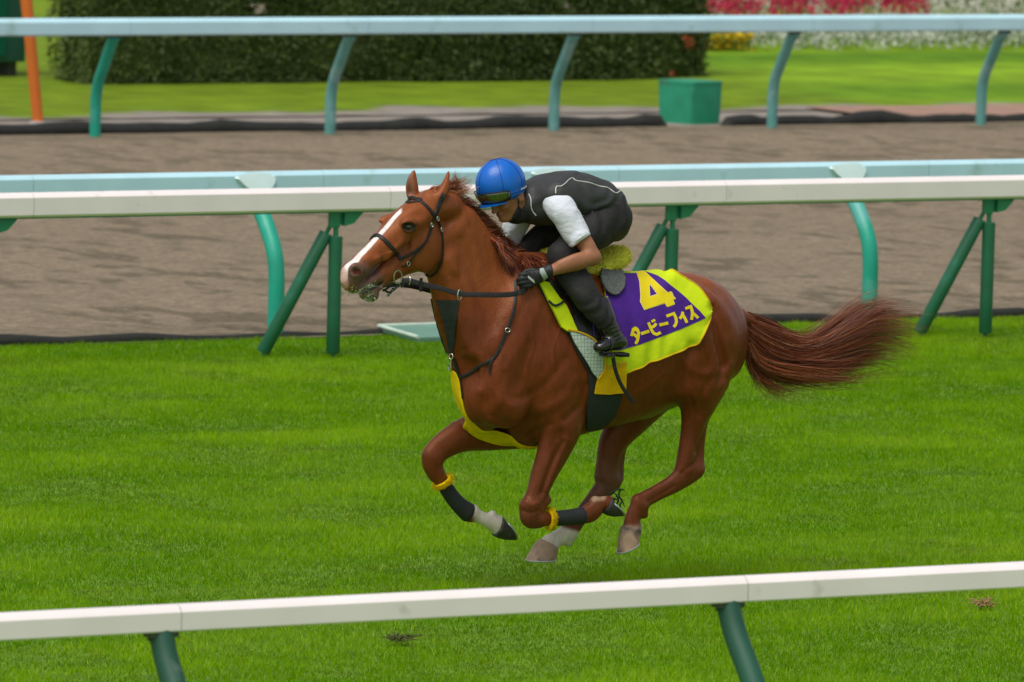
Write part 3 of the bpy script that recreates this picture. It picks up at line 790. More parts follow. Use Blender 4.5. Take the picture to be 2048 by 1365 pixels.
# near hind (left)
zH = .14
HF.chain(st((1400, 770, .16, 58, .09), (1393, 815, .15, 35, .072), (1383, 862, zH, 23, .05), (1374, 905, zH, 20, .042), (1370, 938, zH, 23, .042)), k=.045)
HF.chain(st((1420, 795, .14, 18, .03), (1405, 850, zH, 12, .018), (1399, 905, zH, 11, .015), (1397, 938, zH, 15, .026)), k=.016)
HF.chain(st((1394, 940, zH, 19, .033), (1370, 952, zH, 23, .036), (1340, 972, zH, 19, .031), (1312, 987, zH, 17, .026), (1292, 998, zH, 18, .028), (1279, 1008, zH, 23, .034)), k=.02)
HF.chain(st((1279, 1010, zH, 20, .032), (1266, 1035, zH, 17, .028), (1264, 1056, zH, 21, .036)), k=.018)
HF.ell(H(1288, 1030, zH), (.022, .022, .02), k=.02)
# far hind (right)
zG = -.13
HF.chain(st((1310, 770, -.13, 60, .09), (1262, 830, zG, 46, .08), (1228, 880, zG, 32, .06), (1217, 920, zG, 26, .046), (1212, 955, zG, 26, .044)), k=.045)
HF.chain(st((1250, 870, zG, 10, .02), (1243, 915, zG, 8, .016), (1236, 958, zG, 13, .024)), k=.015)
HF.chain(st((1228, 962, zG, 20, .032), (1208, 978, zG, 22, .036), (1180, 1008, zG, 17, .029), (1155, 1042, zG, 17, .027), (1138, 1065, zG, 20, .033)), k=.02)
HF.chain(st((1138, 1066, zG, 19, .032), (1115, 1078, zG, 17, .03), (1098, 1090, zG, 21, .038)), k=.018)
HF.ell(H(1136, 1086, zG), (.02, .02, .022), k=.02)
# sheath and udder line, dock
HF.chain(st((1290, 820, 0, 14, .05), (1340, 800, 0, 12, .05)), k=.05)
HF.chain(st((1478, 632, 0, 16, .04), (1500, 645, 0, 13, .034), (1540, 675, 0, 10, .024)), k=.03)

# head, turned a little towards the stand
HY = math.radians(14)
HW = np.array([-math.sin(HY), math.cos(HY), 0.0])
def wc(px): return .00085 * (882 - px)
def hp(px, py, lat=0.0): return H(px, py, wc(px)) + HW * lat
def hv(px, py, lat=0.0): return hp(px - 283 * lat, py - 22 * lat, lat)      # where the photo shows a point lat metres off the head's middle
def hst(*rows): return np.array([[*hp(r[0], r[1], r[2]), r[3] / PXM, r[4]] for r in rows])
def hvt(*rows): return np.array([[*hv(r[0], r[1], r[2]), r[3] / PXM, r[4]] for r in rows])
HF.chain(hst((893, 412, 0, 30, .072), (862, 415, 0, 30, .08), (835, 428, 0, 30, .088), (806, 448, 0, 29, .088), (775, 478, 0, 24, .066), (746, 508, 0, 23, .052), (722, 533, 0, 23, .05), (706, 551, 0, 20, .05)), k=.03, Wx=HW)
HF.chain(hst((868, 480, 0, 50, .055), (838, 492, 0, 52, .062), (808, 515, 0, 37, .054), (782, 538, 0, 26, .045), (760, 560, 0, 17, .04)), k=.03, Wx=HW)
def sv(s, px, py, lat): return hv(px, py, lat) if s > 0 else hp(px - 283 * lat, py - 22 * lat, -lat * .76)
def svt(s, *rows): return np.array([[*sv(s, r[0], r[1], r[2]), r[3] / PXM, r[4]] for r in rows])
for s in (1, -1):
    HF.ell(sv(s, 850, 495, .052), (.100, .030, .125), k=.03, ax=[np.cross(HW, (0, 0, 1)), HW, (0, 0, 1)])      # cheek
    HF.ell(sv(s, 817, 445, .078), (.045, .022, .030), k=.02)                                             # brow
    HF.chain(svt(s, (812, 478, .070, 6, .011), (788, 500, .056, 5, .010), (770, 516, .044, 4, .008)), k=.035, Wx=HW)
    HF.ell(sv(s, 818, 453, .100), (.027, .016, .0165), k=.010, op='-')                                    # socket
    HF.chain(svt(s, (804, 447, .090, 3, .007), (817, 442, .098, 4.5, .010), (831, 448, .094, 3, .008)), k=.010, Wx=HW)  # upper lid
    HF.chain(svt(s, (806, 459, .090, 3, .007), (818, 463, .094, 3.5, .008), (830, 458, .092, 3, .007)), k=.012, Wx=HW)  # lower lid
    fl = 1 if s > 0 else .62
    HF.ell(sv(s, 713, 541, .046 * fl), (.045, .022, .040), k=.018)                                            # flared nostril
    HF.ell(sv(s, 711, 543, .066 * fl), (.031, .022, .023), k=.008, op='-')
    HF.ell(sv(s, 742, 520, .040), (.05, .015, .02), k=.02)
    HF.ell(sv(s, 838, 425, .088), (.030, .012, .022), k=.03, op='-')                                       # hollow above the eye
HF.chain(hst((700, 548, 0, 19, .046), (698, 562, 0, 18, .044), (704, 574, 0, 13, .038), (722, 573, 0, 12, .034), (752, 556, 0, 12, .034)), k=.015, Wx=HW)   # upper lip
HF.chain(hst((762, 562, 0, 13, .033), (742, 580, 0, 14, .032), (729, 589, 0, 11, .030)), k=.014, Wx=HW)     # lower lip
HF.ell(hp(741, 591, 0), (.044, .034, .034), k=.012)                                                        # chin
HF.chain(hst((704, 593, 0, 2.6, .07), (722, 584, 0, 2.4, .07), (742, 573, 0, 2.2, .07), (756, 563, 0, 1.6, .07)), k=.006, op='-', Wx=HW)
HF.chain(hst((778, 532, 0, 18, .046), (752, 552, 0, 13, .043), (738, 560, 0, 9, .040)), k=.012, Wx=HW)
HF.chain(hst((708, 592, 0, 2.4, .07), (726, 583, 0, 2.2, .07), (744, 573, 0, 2.0, .07), (756, 565, 0, 1.5, .07)), k=.005, op='-', Wx=HW)
# forelock swelling between the ears
HF.ell(hp(862, 392, 0), (.05, .05, .03), k=.03)
# ears
HF.chain(hvt((826, 392, -.055, 13, .028), (824, 374, -.060, 14, .027), (825, 358, -.062, 10, .019), (828, 343, -.062, 3, .006)), k=.012, Wx=HW)
HF.chain(hvt((822, 386, -.052, 8, .016), (820, 370, -.052, 9, .016), (824, 354, -.056, 4, .008)) + np.array([.014, .010, 0, 0, 0]), k=.006, op='-', Wx=HW)
HF.chain(hvt((880, 396, .050, 15, .030), (888, 378, .055, 10, .026), (893, 361, .058, 6, .015), (897, 344, .058, 2.4, .006)), k=.014, Wx=HW)
HF.chain(hvt((876, 382, .048, 5, .012), (884, 367, .050, 4, .010)) + np.array([.012, -.01, 0, 0, 0]), k=.005, op='-', Wx=HW)
HF.warp(lambda x, y, z: -.0045 * (fbm(x * 7, z * 7, 71, 3, y * 7) - .5) - .0025 * (fbm(x * 22, z * 16, 75, 2, y * 22) - .5))
HV, HFc = HF.mesh(2)
HN = vnormals(HV, HFc)
# veins, tendons and muscle edges on the skin (both sides alike)
def relief(rows):
    global HV
    for sgn in (1, -1):
        M = HV * np.array([1, sgn, 1]); Mn = HN * np.array([1, sgn, 1]); v = M - CL; v /= np.linalg.norm(v, axis=1)[:, None]
        face = smst(-(Mn * v).sum(1), .1, .35) * smst(M[:, 1], .0, .03); P2 = project(toW(M)); dz = np.zeros(len(HV))
        for pts, wd, h, zmin, legonly in rows:
            if legonly and sgn < 0: continue
            q = crom(np.array(pts, float), 4); near_ = (np.abs(P2 - q.mean(0)).max(1) < 260) & (M[:, 2] > zmin); i = np.nonzero(near_)[0]
            if len(i): dz[i] += h * np.exp(-(seg_d(P2[i], list(q)) / wd) ** 2)
        HV = HV + HN * (dz * face)[:, None]
def seg_d(P2, pts):
    P2 = np.asarray(P2); best = np.full(len(P2), 1e9)
    for a, b in zip(pts[:-1], pts[1:]):
        a = np.array(a, float); b = np.array(b, float); ab_ = b - a; t = np.clip(((P2 - a) @ ab_) / (ab_ @ ab_ + 1e-9), 0, 1)
        best = np.minimum(best, np.linalg.norm(P2 - a - t[:, None] * ab_, axis=1))
    return best
def smst(x, a, b): t = np.clip((x - a) / (b - a), 0, 1); return t * t * (3 - 2 * t)
relief([
    ([(1417, 558), (1445, 617), (1466, 652), (1480, 700)], 9, .006, .9, 0), ([(1428, 615), (1450, 660), (1462, 712), (1446, 735)], 8, -.008, .9, 0),
    ([(1446, 742), (1415, 748), (1385, 742), (1365, 720)], 9, .006, .8, 0), ([(1380, 690), (1366, 725), (1358, 775)], 8, -.009, .8, 0),
    ([(1360, 600), (1395, 640), (1405, 690), (1390, 725)], 12, .005, .9, 0), ([(1335, 590), (1372, 640), (1384, 685)], 9, -.004, .9, 0),
    ([(1430, 745), (1405, 790), (1398, 830)], 7, -.006, .7, 0), ([(1384, 800), (1388, 850), (1391, 905)], 4, -.005, .4, 1), ([(1376, 850), (1378, 890), (1374, 925)], 5, .003, .4, 1),
    ([(1130, 720), (1100, 760), (1060, 790), (1030, 800)], 10, -.006, .8, 0), ([(1150, 760), (1125, 800), (1085, 822)], 10, .005, .8, 0), ([(1172, 770), (1160, 810), (1130, 840)], 7, -.006, .6, 0),
    ([(1075, 600), (1050, 670), (1012, 735)], 10, .004, .8, 0), ([(1050, 600), (1022, 665), (988, 715)], 9, -.006, .8, 0), ([(985, 822), (990, 812)], 12, .008, .7, 0),
    ([(1010, 845), (1040, 850), (1075, 838)], 9, -.006, .6, 0), ([(975, 740), (962, 780), (975, 830)], 9, -.006, .7, 0), ([(1100, 850), (1070, 862), (1045, 880)], 7, -.005, .6, 0),
    ([(920, 480), (925, 560), (940, 640), (958, 700)], 8, -.006, .9, 0), ([(945, 470), (965, 560), (985, 630)], 12, .004, .9, 0), ([(900, 560), (912, 620), (930, 690)], 6, .004, .9, 0),
    ([(1126, 885), (1104, 930), (1084, 985)], 4, -.005, .3, 1), ([(1112, 885), (1092, 930), (1076, 985)], 5, .004, .3, 1), ([(1135, 880), (1114, 930), (1092, 980)], 5, .004, .3, 1),
    ([(1052, 1002), (1062, 1010), (1075, 1006)], 4, .004, .3, 1), ([(1046, 1022), (1060, 1026), (1078, 1022)], 4, -.004, .3, 1),
    ([(1392, 925), (1378, 935), (1362, 948)], 4, -.004, .3, 1), ([(1350, 972), (1320, 990), (1296, 1003)], 3.5, -.004, .2, 1), ([(1345, 962), (1315, 978), (1290, 992)], 3.5, .002, .2, 1),
    ([(795, 492), (782, 505), (776, 522), (766, 532)], 2.6, .0028, 1.2, 0), ([(782, 505), (762, 512), (748, 520)], 2.4, .0025, 1.2, 0), ([(836, 470), (828, 500), (835, 530)], 8, .004, 1.2, 0), ([(815, 480), (812, 510), (800, 535)], 7, -.005, 1.2, 0),
    ([(1060, 640), (1068, 690), (1052, 740), (1060, 780)], 2.8, .0026, .8, 0), ([(1120, 660), (1106, 700), (1110, 740)], 2.6, .0024, .8, 0), ([(1240, 780), (1210, 800), (1180, 806)], 3, .003, .8, 0), ([(1330, 745), (1300, 770), (1262, 790), (1225, 800)], 2.8, .0026, .8, 0),
    ([(1425, 640), (1410, 680), (1416, 715)], 2.6, .0022, .8, 0), ([(930, 830), (950, 850), (975, 868)], 4, .003, .5, 0),
    ([(1300, 700), (1280, 760), (1284, 810)], 16, -.004, .8, 0), ([(1262, 720), (1240, 780), (1240, 830)], 12, .002, .8, 0)])
HN = vnormals(HV, HFc)
hbvh = bvh_of(HV, HFc)

# coat colours: chestnut with flaxen-less red mane, blaze, socks, dark muzzle
def seg_d(P2, pts):
    P2 = np.asarray(P2); best = np.full(len(P2), 1e9)
    for a, b in zip(pts[:-1], pts[1:]):
        a = np.array(a, float); b = np.array(b, float); ab_ = b - a; t = np.clip(((P2 - a) @ ab_) / (ab_ @ ab_), 0, 1)
        best = np.minimum(best, np.linalg.norm(P2 - a - t[:, None] * ab_, axis=1))
    return best
def smst(x, a, b): t = np.clip((x - a) / (b - a), 0, 1); return t * t * (3 - 2 * t)
def blend(c, col, w): return c * (1 - w[:, None]) + np.array(col) * w[:, None]
HP = project(toW(HV)); x_, y_, w_ = HP[:, 0], HP[:, 1], HV[:, 1]
nn = fbm(HV[:, 0] * 4, HV[:, 2] * 4, 61, 4, HV[:, 1] * 4)
nf = fbm(HV[:, 0] * 22, HV[:, 2] * 22, 63, 3, HV[:, 1] * 22)
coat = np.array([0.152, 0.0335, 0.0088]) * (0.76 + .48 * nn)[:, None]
coat = blend(coat, (0.27, .074, .019), smst(HV[:, 2], 1.36, 1.62) * .75)                 # lighter orange towards the topline
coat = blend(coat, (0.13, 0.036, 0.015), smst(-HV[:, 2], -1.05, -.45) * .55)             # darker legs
coat = blend(coat, (0.10, 0.035, .02), smst(-seg_d(HP, [(1062, 1040), (1050, 1030)]), -26, -8) * .5)
headz = (x_ < 905) & (y_ < 610)
muz = smst(-(seg_d(HP, [(712, 548), (735, 560), (750, 585)])), -42, -14) * headz
coat = blend(coat, (0.135, 0.085, 0.072), muz * .85)
coat = blend(coat, (0.030, 0.022, 0.020), smst(-seg_d(HP, [(812, 454), (824, 455)]), -12, -6) * (w_ > 0.03) * headz)
pink = smst(-seg_d(HP, [(686, 542), (691, 572)]), -9, -4) * headz
latc = (HV - hp(780, 470)) @ HW
dors = smst(-np.abs(latc - .010) + .006 * smst(-x_, -760, -700), -.017 , -.011) * headz * smst(HN[:, 2] + .75 * HN[:, 0], .35, .6) * smst(-x_, -806, -799) * (np.abs((x_ - 801) * .755 + (y_ - 402) * .655) < 24)
jag = (nf - .5) * .3
coat = blend(coat, (0.80, 0.76, 0.72), np.clip(dors * 1.3 + jag * (dors > .05), 0, 1))
coat = blend(coat, (0.62, 0.34, 0.28), pink * .8)
coat = blend(coat, (0.075, 0.012, 0.010), smst(-seg_d(HP, [(711, 544), (717, 544)]), -7, -4) * (w_ > .05) * headz)
coat = blend(coat, (0.30, 0.40, 0.20), smst(-seg_d(HP, [(712, 588), (728, 594), (740, 600)]), -8, -3) * headz * .6 * smst(nf, .35, .6))
coat = blend(coat, (0.55, 0.60, 0.50), smst(-seg_d(HP, [(718, 584), (742, 570)]), -4, -1) * headz * .7 * smst(nf, .4, .6))
leg = HV[:, 2] < .62
far_f = leg & (w_ < 0) & (x_ < 1020)
sock = smst(x_, 942, 955) * far_f
coat = blend(coat, (0.78, 0.70, 0.60), sock * (.88 + .3 * (nf - .5)))
far_h = leg & (w_ < 0) & (x_ > 1040)
coat = blend(coat, (0.78, 0.70, 0.60), smst(y_ - (x_ - 1100) * .3, 1042, 1052) * far_h * .9)
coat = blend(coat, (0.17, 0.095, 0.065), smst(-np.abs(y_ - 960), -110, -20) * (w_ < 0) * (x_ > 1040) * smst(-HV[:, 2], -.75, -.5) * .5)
near_f = leg & (w_ > 0) & (x_ < 1250) & (x_ > 1175) & (y_ > 960)
coat = blend(coat, (0.42, 0.26, 0.16), smst(-seg_d(HP, [(1188, 998), (1206, 995)]), -10, -2) * near_f)
near_h = leg & (w_ > 0) & (x_ > 1230) & (y_ > 1040)
coat = blend(coat, (0.50, 0.38, 0.30), smst(y_, 1046, 1058) * near_h * .6)
earin = (x_ < 845) & (y_ < 400) & (y_ > 335)
coat = blend(coat, (0.20, 0.10, 0.075), earin * smst(HN[:, 0], .1, .6) * .7)

m_coat = mat('horse_coat', None, 0.36, stint=(1, .62, .42), spec=0.42, var=0.15, vscale=34, attr='Col', bump=0.6, bscale=190, sheen=0.0, bdist=.004, vdetail=10, stretch=(1, 1, .4))
horse = empty('racehorse', HO, 'chestnut racehorse with a white blaze galloping to the left across the turf', 'horse')
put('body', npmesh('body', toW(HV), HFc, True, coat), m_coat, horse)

# eyes
m_eye = mat('horse_eye', (0.008, 0.005, 0.004), 0.04, spec=0.8, var=0.0, coat=1.0)
for s in (1, -1):
    bm = bmesh.new(); bmesh.ops.create_uvsphere(bm, u_segments=24, v_segments=16, radius=1)
    c0 = sv(s, 818, 453, .081); V = [toW(c0 + np.array(v.co) * (.020, .0125, .0165)) for v in bm.verts]
    F = [[v.index for v in f.verts] for f in bm.faces]; bm.free()
    put('eye', pymesh('eye', V, F), m_eye, horse)

# froth and chewed grass round the lips
m_froth = mat('froth', None, 0.5, spec=.5, var=.05, attr='Col')
r = np.random.default_rng(44); V = []; F = []; C = []
for i in range(420):
    px, py = [(r.normal(727, 11), r.normal(589, 6)), (r.normal(742, 9), r.normal(574, 4)), (r.normal(703, 7), r.normal(585, 5)), (r.normal(736, 8), r.normal(600, 2.5))][i % 4]
    d_ = HB.T @ ray(px, py); q = hbvh.ray_cast(Vector(CL + d_ * 30), Vector(d_), 20)
    if q[0] is None: continue
    p = np.array(q[0]); n = np.array(q[1]); n = n if n @ d_ < 0 else -n
    if r.random() < .7: a_ = r.normal(size=3) * .007; s_ = .0014; col_ = (.16, .26, .04) if r.random() < .7 else (.30, .38, .16)
    else: a_ = r.normal(size=3) * .003; s_ = .0026; col_ = (.62, .64, .56)
    t_ = np.cross(a_, n); t_ /= np.linalg.norm(t_) + 1e-9; b0 = len(V)
    V += [p + n * .001 - t_ * s_, p + n * .003 + t_ * s_, p + n * .005 + a_ + t_ * s_ * .6, p + n * .004 + a_ - t_ * s_ * .6]; F.append((b0, b0 + 1, b0 + 2, b0 + 3)); C += [col_] * 4
tag(put('froth', npmesh('froth', toW(np.array(V)), np.array(F), False, np.array(C)), m_froth, horse), kind='stuff')

# hooves
m_hoof_dark = mat('dark_hoof', (0.035, 0.033, 0.030), 0.5, var=0.3, vscale=25, bump=.2, bscale=60, dark=((.09, .10, .07), 20, .6))
m_hoof_pale = mat('pale_hoof', (0.40, 0.26, 0.17), 0.55, var=0.25, vscale=18, bump=.25, bscale=50, dark=((.10, .07, .055), 9, .50))
m_shoe = mat('horseshoe', (0.45, 0.48, 0.45), 0.35, metal=0.7, var=.1)
def hoof(c, s, toe, rc, rs, m, w):
    """c coronet centre px, s sole centre px, toe direction px; rc, rs radii px"""
    C0, S0 = H(*c, w), H(*s, w); ax = S0 - C0; L = np.linalg.norm(ax); ax /= L
    T0 = H(c[0] + toe[0], c[1] + toe[1], w) - C0; T0 /= np.linalg.norm(T0)
    n_s = np.cross(T0, (0, 1, 0)); n_s /= np.linalg.norm(n_s)
    if n_s @ ax < 0: n_s = -n_s                     # sole normal is square to the toe direction
    V = []; n = 28; rings = [(0, .93, -.02), (.04, 1, 0), (.25, None, .22), (.6, None, .55), (.9, None, .88), (1, None, 1)]
    for t, _, q in rings:
        cc = C0 + (S0 - C0) * max(q, 0) - ax * (.004 if q < 0 else 0); r = (rc + (rs - rc) * max(q, 0)) / PXM * (1.0 if q >= 0 else .9)
        nrm = ax * (1 - q) + n_s * max(q, 0); nrm /= np.linalg.norm(nrm); X = T0 - nrm * (T0 @ nrm); X /= np.linalg.norm(X); Y = np.cross(nrm, X)
        for j in range(n):
            a = 2 * math.pi * j / n; ca = math.cos(a); V.append(cc + r * (X * (ca * (1.12 if ca > 0 else .92)) + Y * math.sin(a) * .92))
    F = [(i * n + j, i * n + (j + 1) % n, (i + 1) * n + (j + 1) % n, (i + 1) * n + j) for i in range(len(rings) - 1) for j in range(n)]
    F += [tuple(range(n)), tuple(range((len(rings) - 1) * n, len(rings) * n))]
    mb = MB(); mb.add([toW(v) for v in V], F); h = mb.build('hoof', m, horse)
    X = T0; Y = np.cross(n_s, X); pts = []
    for j in range(25):
        a = math.radians(-140 + 280 * j / 24); ca = math.cos(a); r = rs / PXM * .92; pts.append(toW(S0 + n_s * .004 + r * (X * ca * (1.12 if ca > 0 else .92) + Y * math.sin(a) * .92)))
    mb = MB(); mb.sweep(pts, rrect(.010, .0045, .003, 2), up=tuple(HB @ n_s)); mb.build('horseshoe', m_shoe, h)
hoof((1098, 1090), (1084, 1119), (-1, .04), 23, 31, m_hoof_pale, zG)
hoof((1264, 1057), (1257, 1093), (-.55, .85 * .4), 21, 24, m_hoof_pale, zH)
hoof((1213, 1008), (1229, 1017), (.75, .75), 18, 22, m_hoof_dark, zN)
hoof((996, 1051), (1016, 1060), (.55, .85), 21, 24, m_hoof_dark, zF)

# ------------------------------------------------------------------ hair
def strands(name, guides, n, width, m, seed, spread, cols, parent, taper=.15, curl=.0, steps=12, lw=0.03, locks=0):
    """guides: list of guide curves, each rows (px,py,w); hairs blend neighbouring guides"""
    r = np.random.default_rng(seed)
    G = [crom(np.array([H(*p) for p in g]), 6) for g in guides]
    T = np.linspace(0, 1, steps)
    def at(g, t): x = t * (len(g) - 1); i = np.clip(np.floor(x).astype(int), 0, len(g) - 2); f = (x - i)[:, None]; return g[i] * (1 - f) + g[i + 1] * f
    Gs = np.array([at(g, T) for g in G]); V = []; C = []
    LK = [(r.random(), r.normal(size=3), r.uniform(.52, 1.12), r.uniform(0, 6.28, 3), r.uniform(3, 8), r.uniform(.75, 1.3)) for _ in range(max(1, locks))]
    for _ in range(n):
        lk = LK[int(r.random() * len(LK))]; free = (not locks) or r.random() < .25
        q = (r.random() if free else np.clip(lk[0] + r.normal() * .03, 0, .9999)) * (len(G) - 1); i = min(int(q), len(G) - 2); f = q - i
        L = r.uniform(.5, 1.0) if r.random() < .75 else r.uniform(.9, 1.12)
        if not free: L = lk[2] * r.uniform(.8, 1.05)
        tt = T * min(L, 1.0); P = np.array([at(Gs[i], tt), at(Gs[i + 1], tt)]); P = P[0] * (1 - f) + P[1] * f
        if L > 1: P = P + (P[-1] - P[-2]) * (L - 1) * steps * (T ** 3)[:, None] * .5
        off = r.normal(size=3) * spread
        if free: P = P + off * (0.35 + 1.0 * T[:, None])
        else: P = P + lk[1] * spread * 1.3 * (.3 + T[:, None]) + off * .45 * (1.05 - .75 * T[:, None]) + curl * 1.5 * np.sin(T[:, None] * lk[4] + lk[3]) * T[:, None]
        ph = r.uniform(0, 6.28, 3); P = P + curl * np.sin(T[:, None] * r.uniform(3, 9) + ph) * T[:, None]
        P = P + r.normal(size=3) * lw * (T ** 2.5)[:, None]
        tg = np.gradient(P, axis=0); tg /= np.linalg.norm(tg, axis=1)[:, None] + 1e-9
        sd = np.cross(tg, r.normal(size=3)); sd /= np.linalg.norm(sd, axis=1)[:, None] + 1e-9
        wd = (width * r.uniform(.6, 1.3) * (1 - (1 - taper) * T ** 2))[:, None]
        V.append(np.stack([P - sd * wd, P + sd * wd], 1)); c = np.array(cols[min(int(r.random() ** 1.3 * len(cols)), len(cols) - 1)]) * r.uniform(.7, 1.3) * (1 if free else lk[5])
        C.append(np.tile(c, (steps * 2, 1)))
    V = np.array(V).reshape(-1, 3); base = np.arange(n) * steps * 2; k = np.arange(steps - 1) * 2
    F = (base[:, None, None] + np.stack([k, k + 1, k + 3, k + 2], 1)[None]).reshape(-1, 4)
    return put(name, npmesh(name, toW(V), F, True, np.vstack(C)), m, parent)
m_hair = mat('hair', None, 0.42, spec=0.5, var=0.05, attr='Col', trans=.15)
red = [(0.26, 0.060, 0.022), (0.16, 0.034, 0.016), (0.33, 0.092, 0.034), (0.060, 0.016, 0.012), (0.36, 0.15, 0.075)]
tail = strands('tail', [
    [(1488, 634, -.01), (1535, 650, -.02), (1585, 680, -.02), (1625, 692, -.02), (1690, 650, .0), (1745, 620, .03), (1800, 618, .06)],
    [(1492, 645, .01), (1540, 668, .01), (1590, 692, .0), (1640, 690, .0), (1700, 655, .02), (1755, 636, .04), (1815, 650, .03)],
    [(1495, 655, .0), (1540, 690, .03), (1595, 708, .03), (1645, 700, .03), (1710, 675, .03), (1765, 662, .0), (1822, 678, -.03)],
    [(1496, 668, .02), (1540, 705, .02), (1595, 722, .02), (1650, 716, .02), (1710, 700, .02), (1760, 690, .02), (1812, 698, .02)],
    [(1496, 680, .0), (1530, 720, -.02), (1585, 738, .0), (1640, 735, -.02), (1690, 728, -.02), (1730, 715, -.02), (1775, 712, -.03)],
    [(1494, 692, .02), (1520, 730, .03), (1570, 750, .03), (1620, 752, .03), (1660, 748, .02), (1690, 742, .02), (1712, 742, .02)]],
    5200, .0013, m_hair, 3, .022, red, horse, curl=.013, steps=14, lw=.034, locks=130)
strands('tail_wisp', [
    [(1492, 700, .02), (1500, 735, .02), (1518, 765, .02), (1545, 785, .03), (1590, 785, .03)],
    [(1494, 690, .0), (1512, 725, .0), (1545, 752, .0), (1590, 768, .0), (1640, 758, .0)]], 420, .0013, m_hair, 5, .012, red[:4], horse, curl=.014, steps=12, lw=.03, locks=22)
# mane: along the crest, blown back and over the far side
gm = []
for i, (x, y) in enumerate([(905, 392), (935, 415), (962, 442), (985, 470), (1003, 492), (1030, 508), (1060, 520)]):
    gm.append([(x - 2, y + 4, .0), (x + 14, y + 4, -.02), (x + 28, y + 18, -.045), (x + 34 + (i % 2) * 12, y + 42, -.08)])
strands('mane', gm, 2600, .0014, m_hair, 8, .009, [(0.27, .085, .03)] + red, horse, curl=.008, steps=9, lw=.014, locks=60)
gm2 = []
for i, (x, y) in enumerate([(978, 466), (992, 482), (1006, 496), (1022, 508), (1045, 520)]):
    gm2.append([(x, y + 5, .02), (x + 10, y + 16, .06), (x + 26, y + 34, .08), (x + 38, y + 62, .105)])
for x, y in ((1050, 515), (1068, 520), (1086, 524), (1104, 530)):
    gm2.append([(x - 12, y - 2, .03), (x, y + 1, .10), (x + 10, y + 12, .16), (x + 16, y + 26, .20)])
strands('mane_lock', gm2, 3000, .0017, m_hair, 18, .014, red[:4], horse, curl=.008, steps=9, lw=.010, locks=40)
strands('forelock', [[(850, 384, .02), (868, 376, .02), (892, 374, .0), (915, 368, -.02), (936, 356, -.03)],
                     [(862, 390, .0), (880, 384, .0), (900, 382, -.01), (920, 380, -.03), (932, 372, -.04)],
                     [(872, 396, .01), (890, 392, .0), (905, 394, -.01), (920, 402, -.04), (924, 418, -.05)]],
        700, .0016, m_hair, 9, .007, [(0.42, .15, .045), (.30, .09, .03), (.50, .22, .08), (.16, .04, .02)], horse, curl=.012, steps=10, lw=.02, locks=16)
strands('forelock_wisp', [[(905, 380, 0), (911, 365, 0), (906, 352, 0), (904, 342, .01)], [(908, 384, 0), (920, 372, 0), (917, 360, -.01), (912, 346, -.01)]],
        40, .0012, m_hair, 19, .006, red, horse, curl=.008, steps=8, lw=.015)
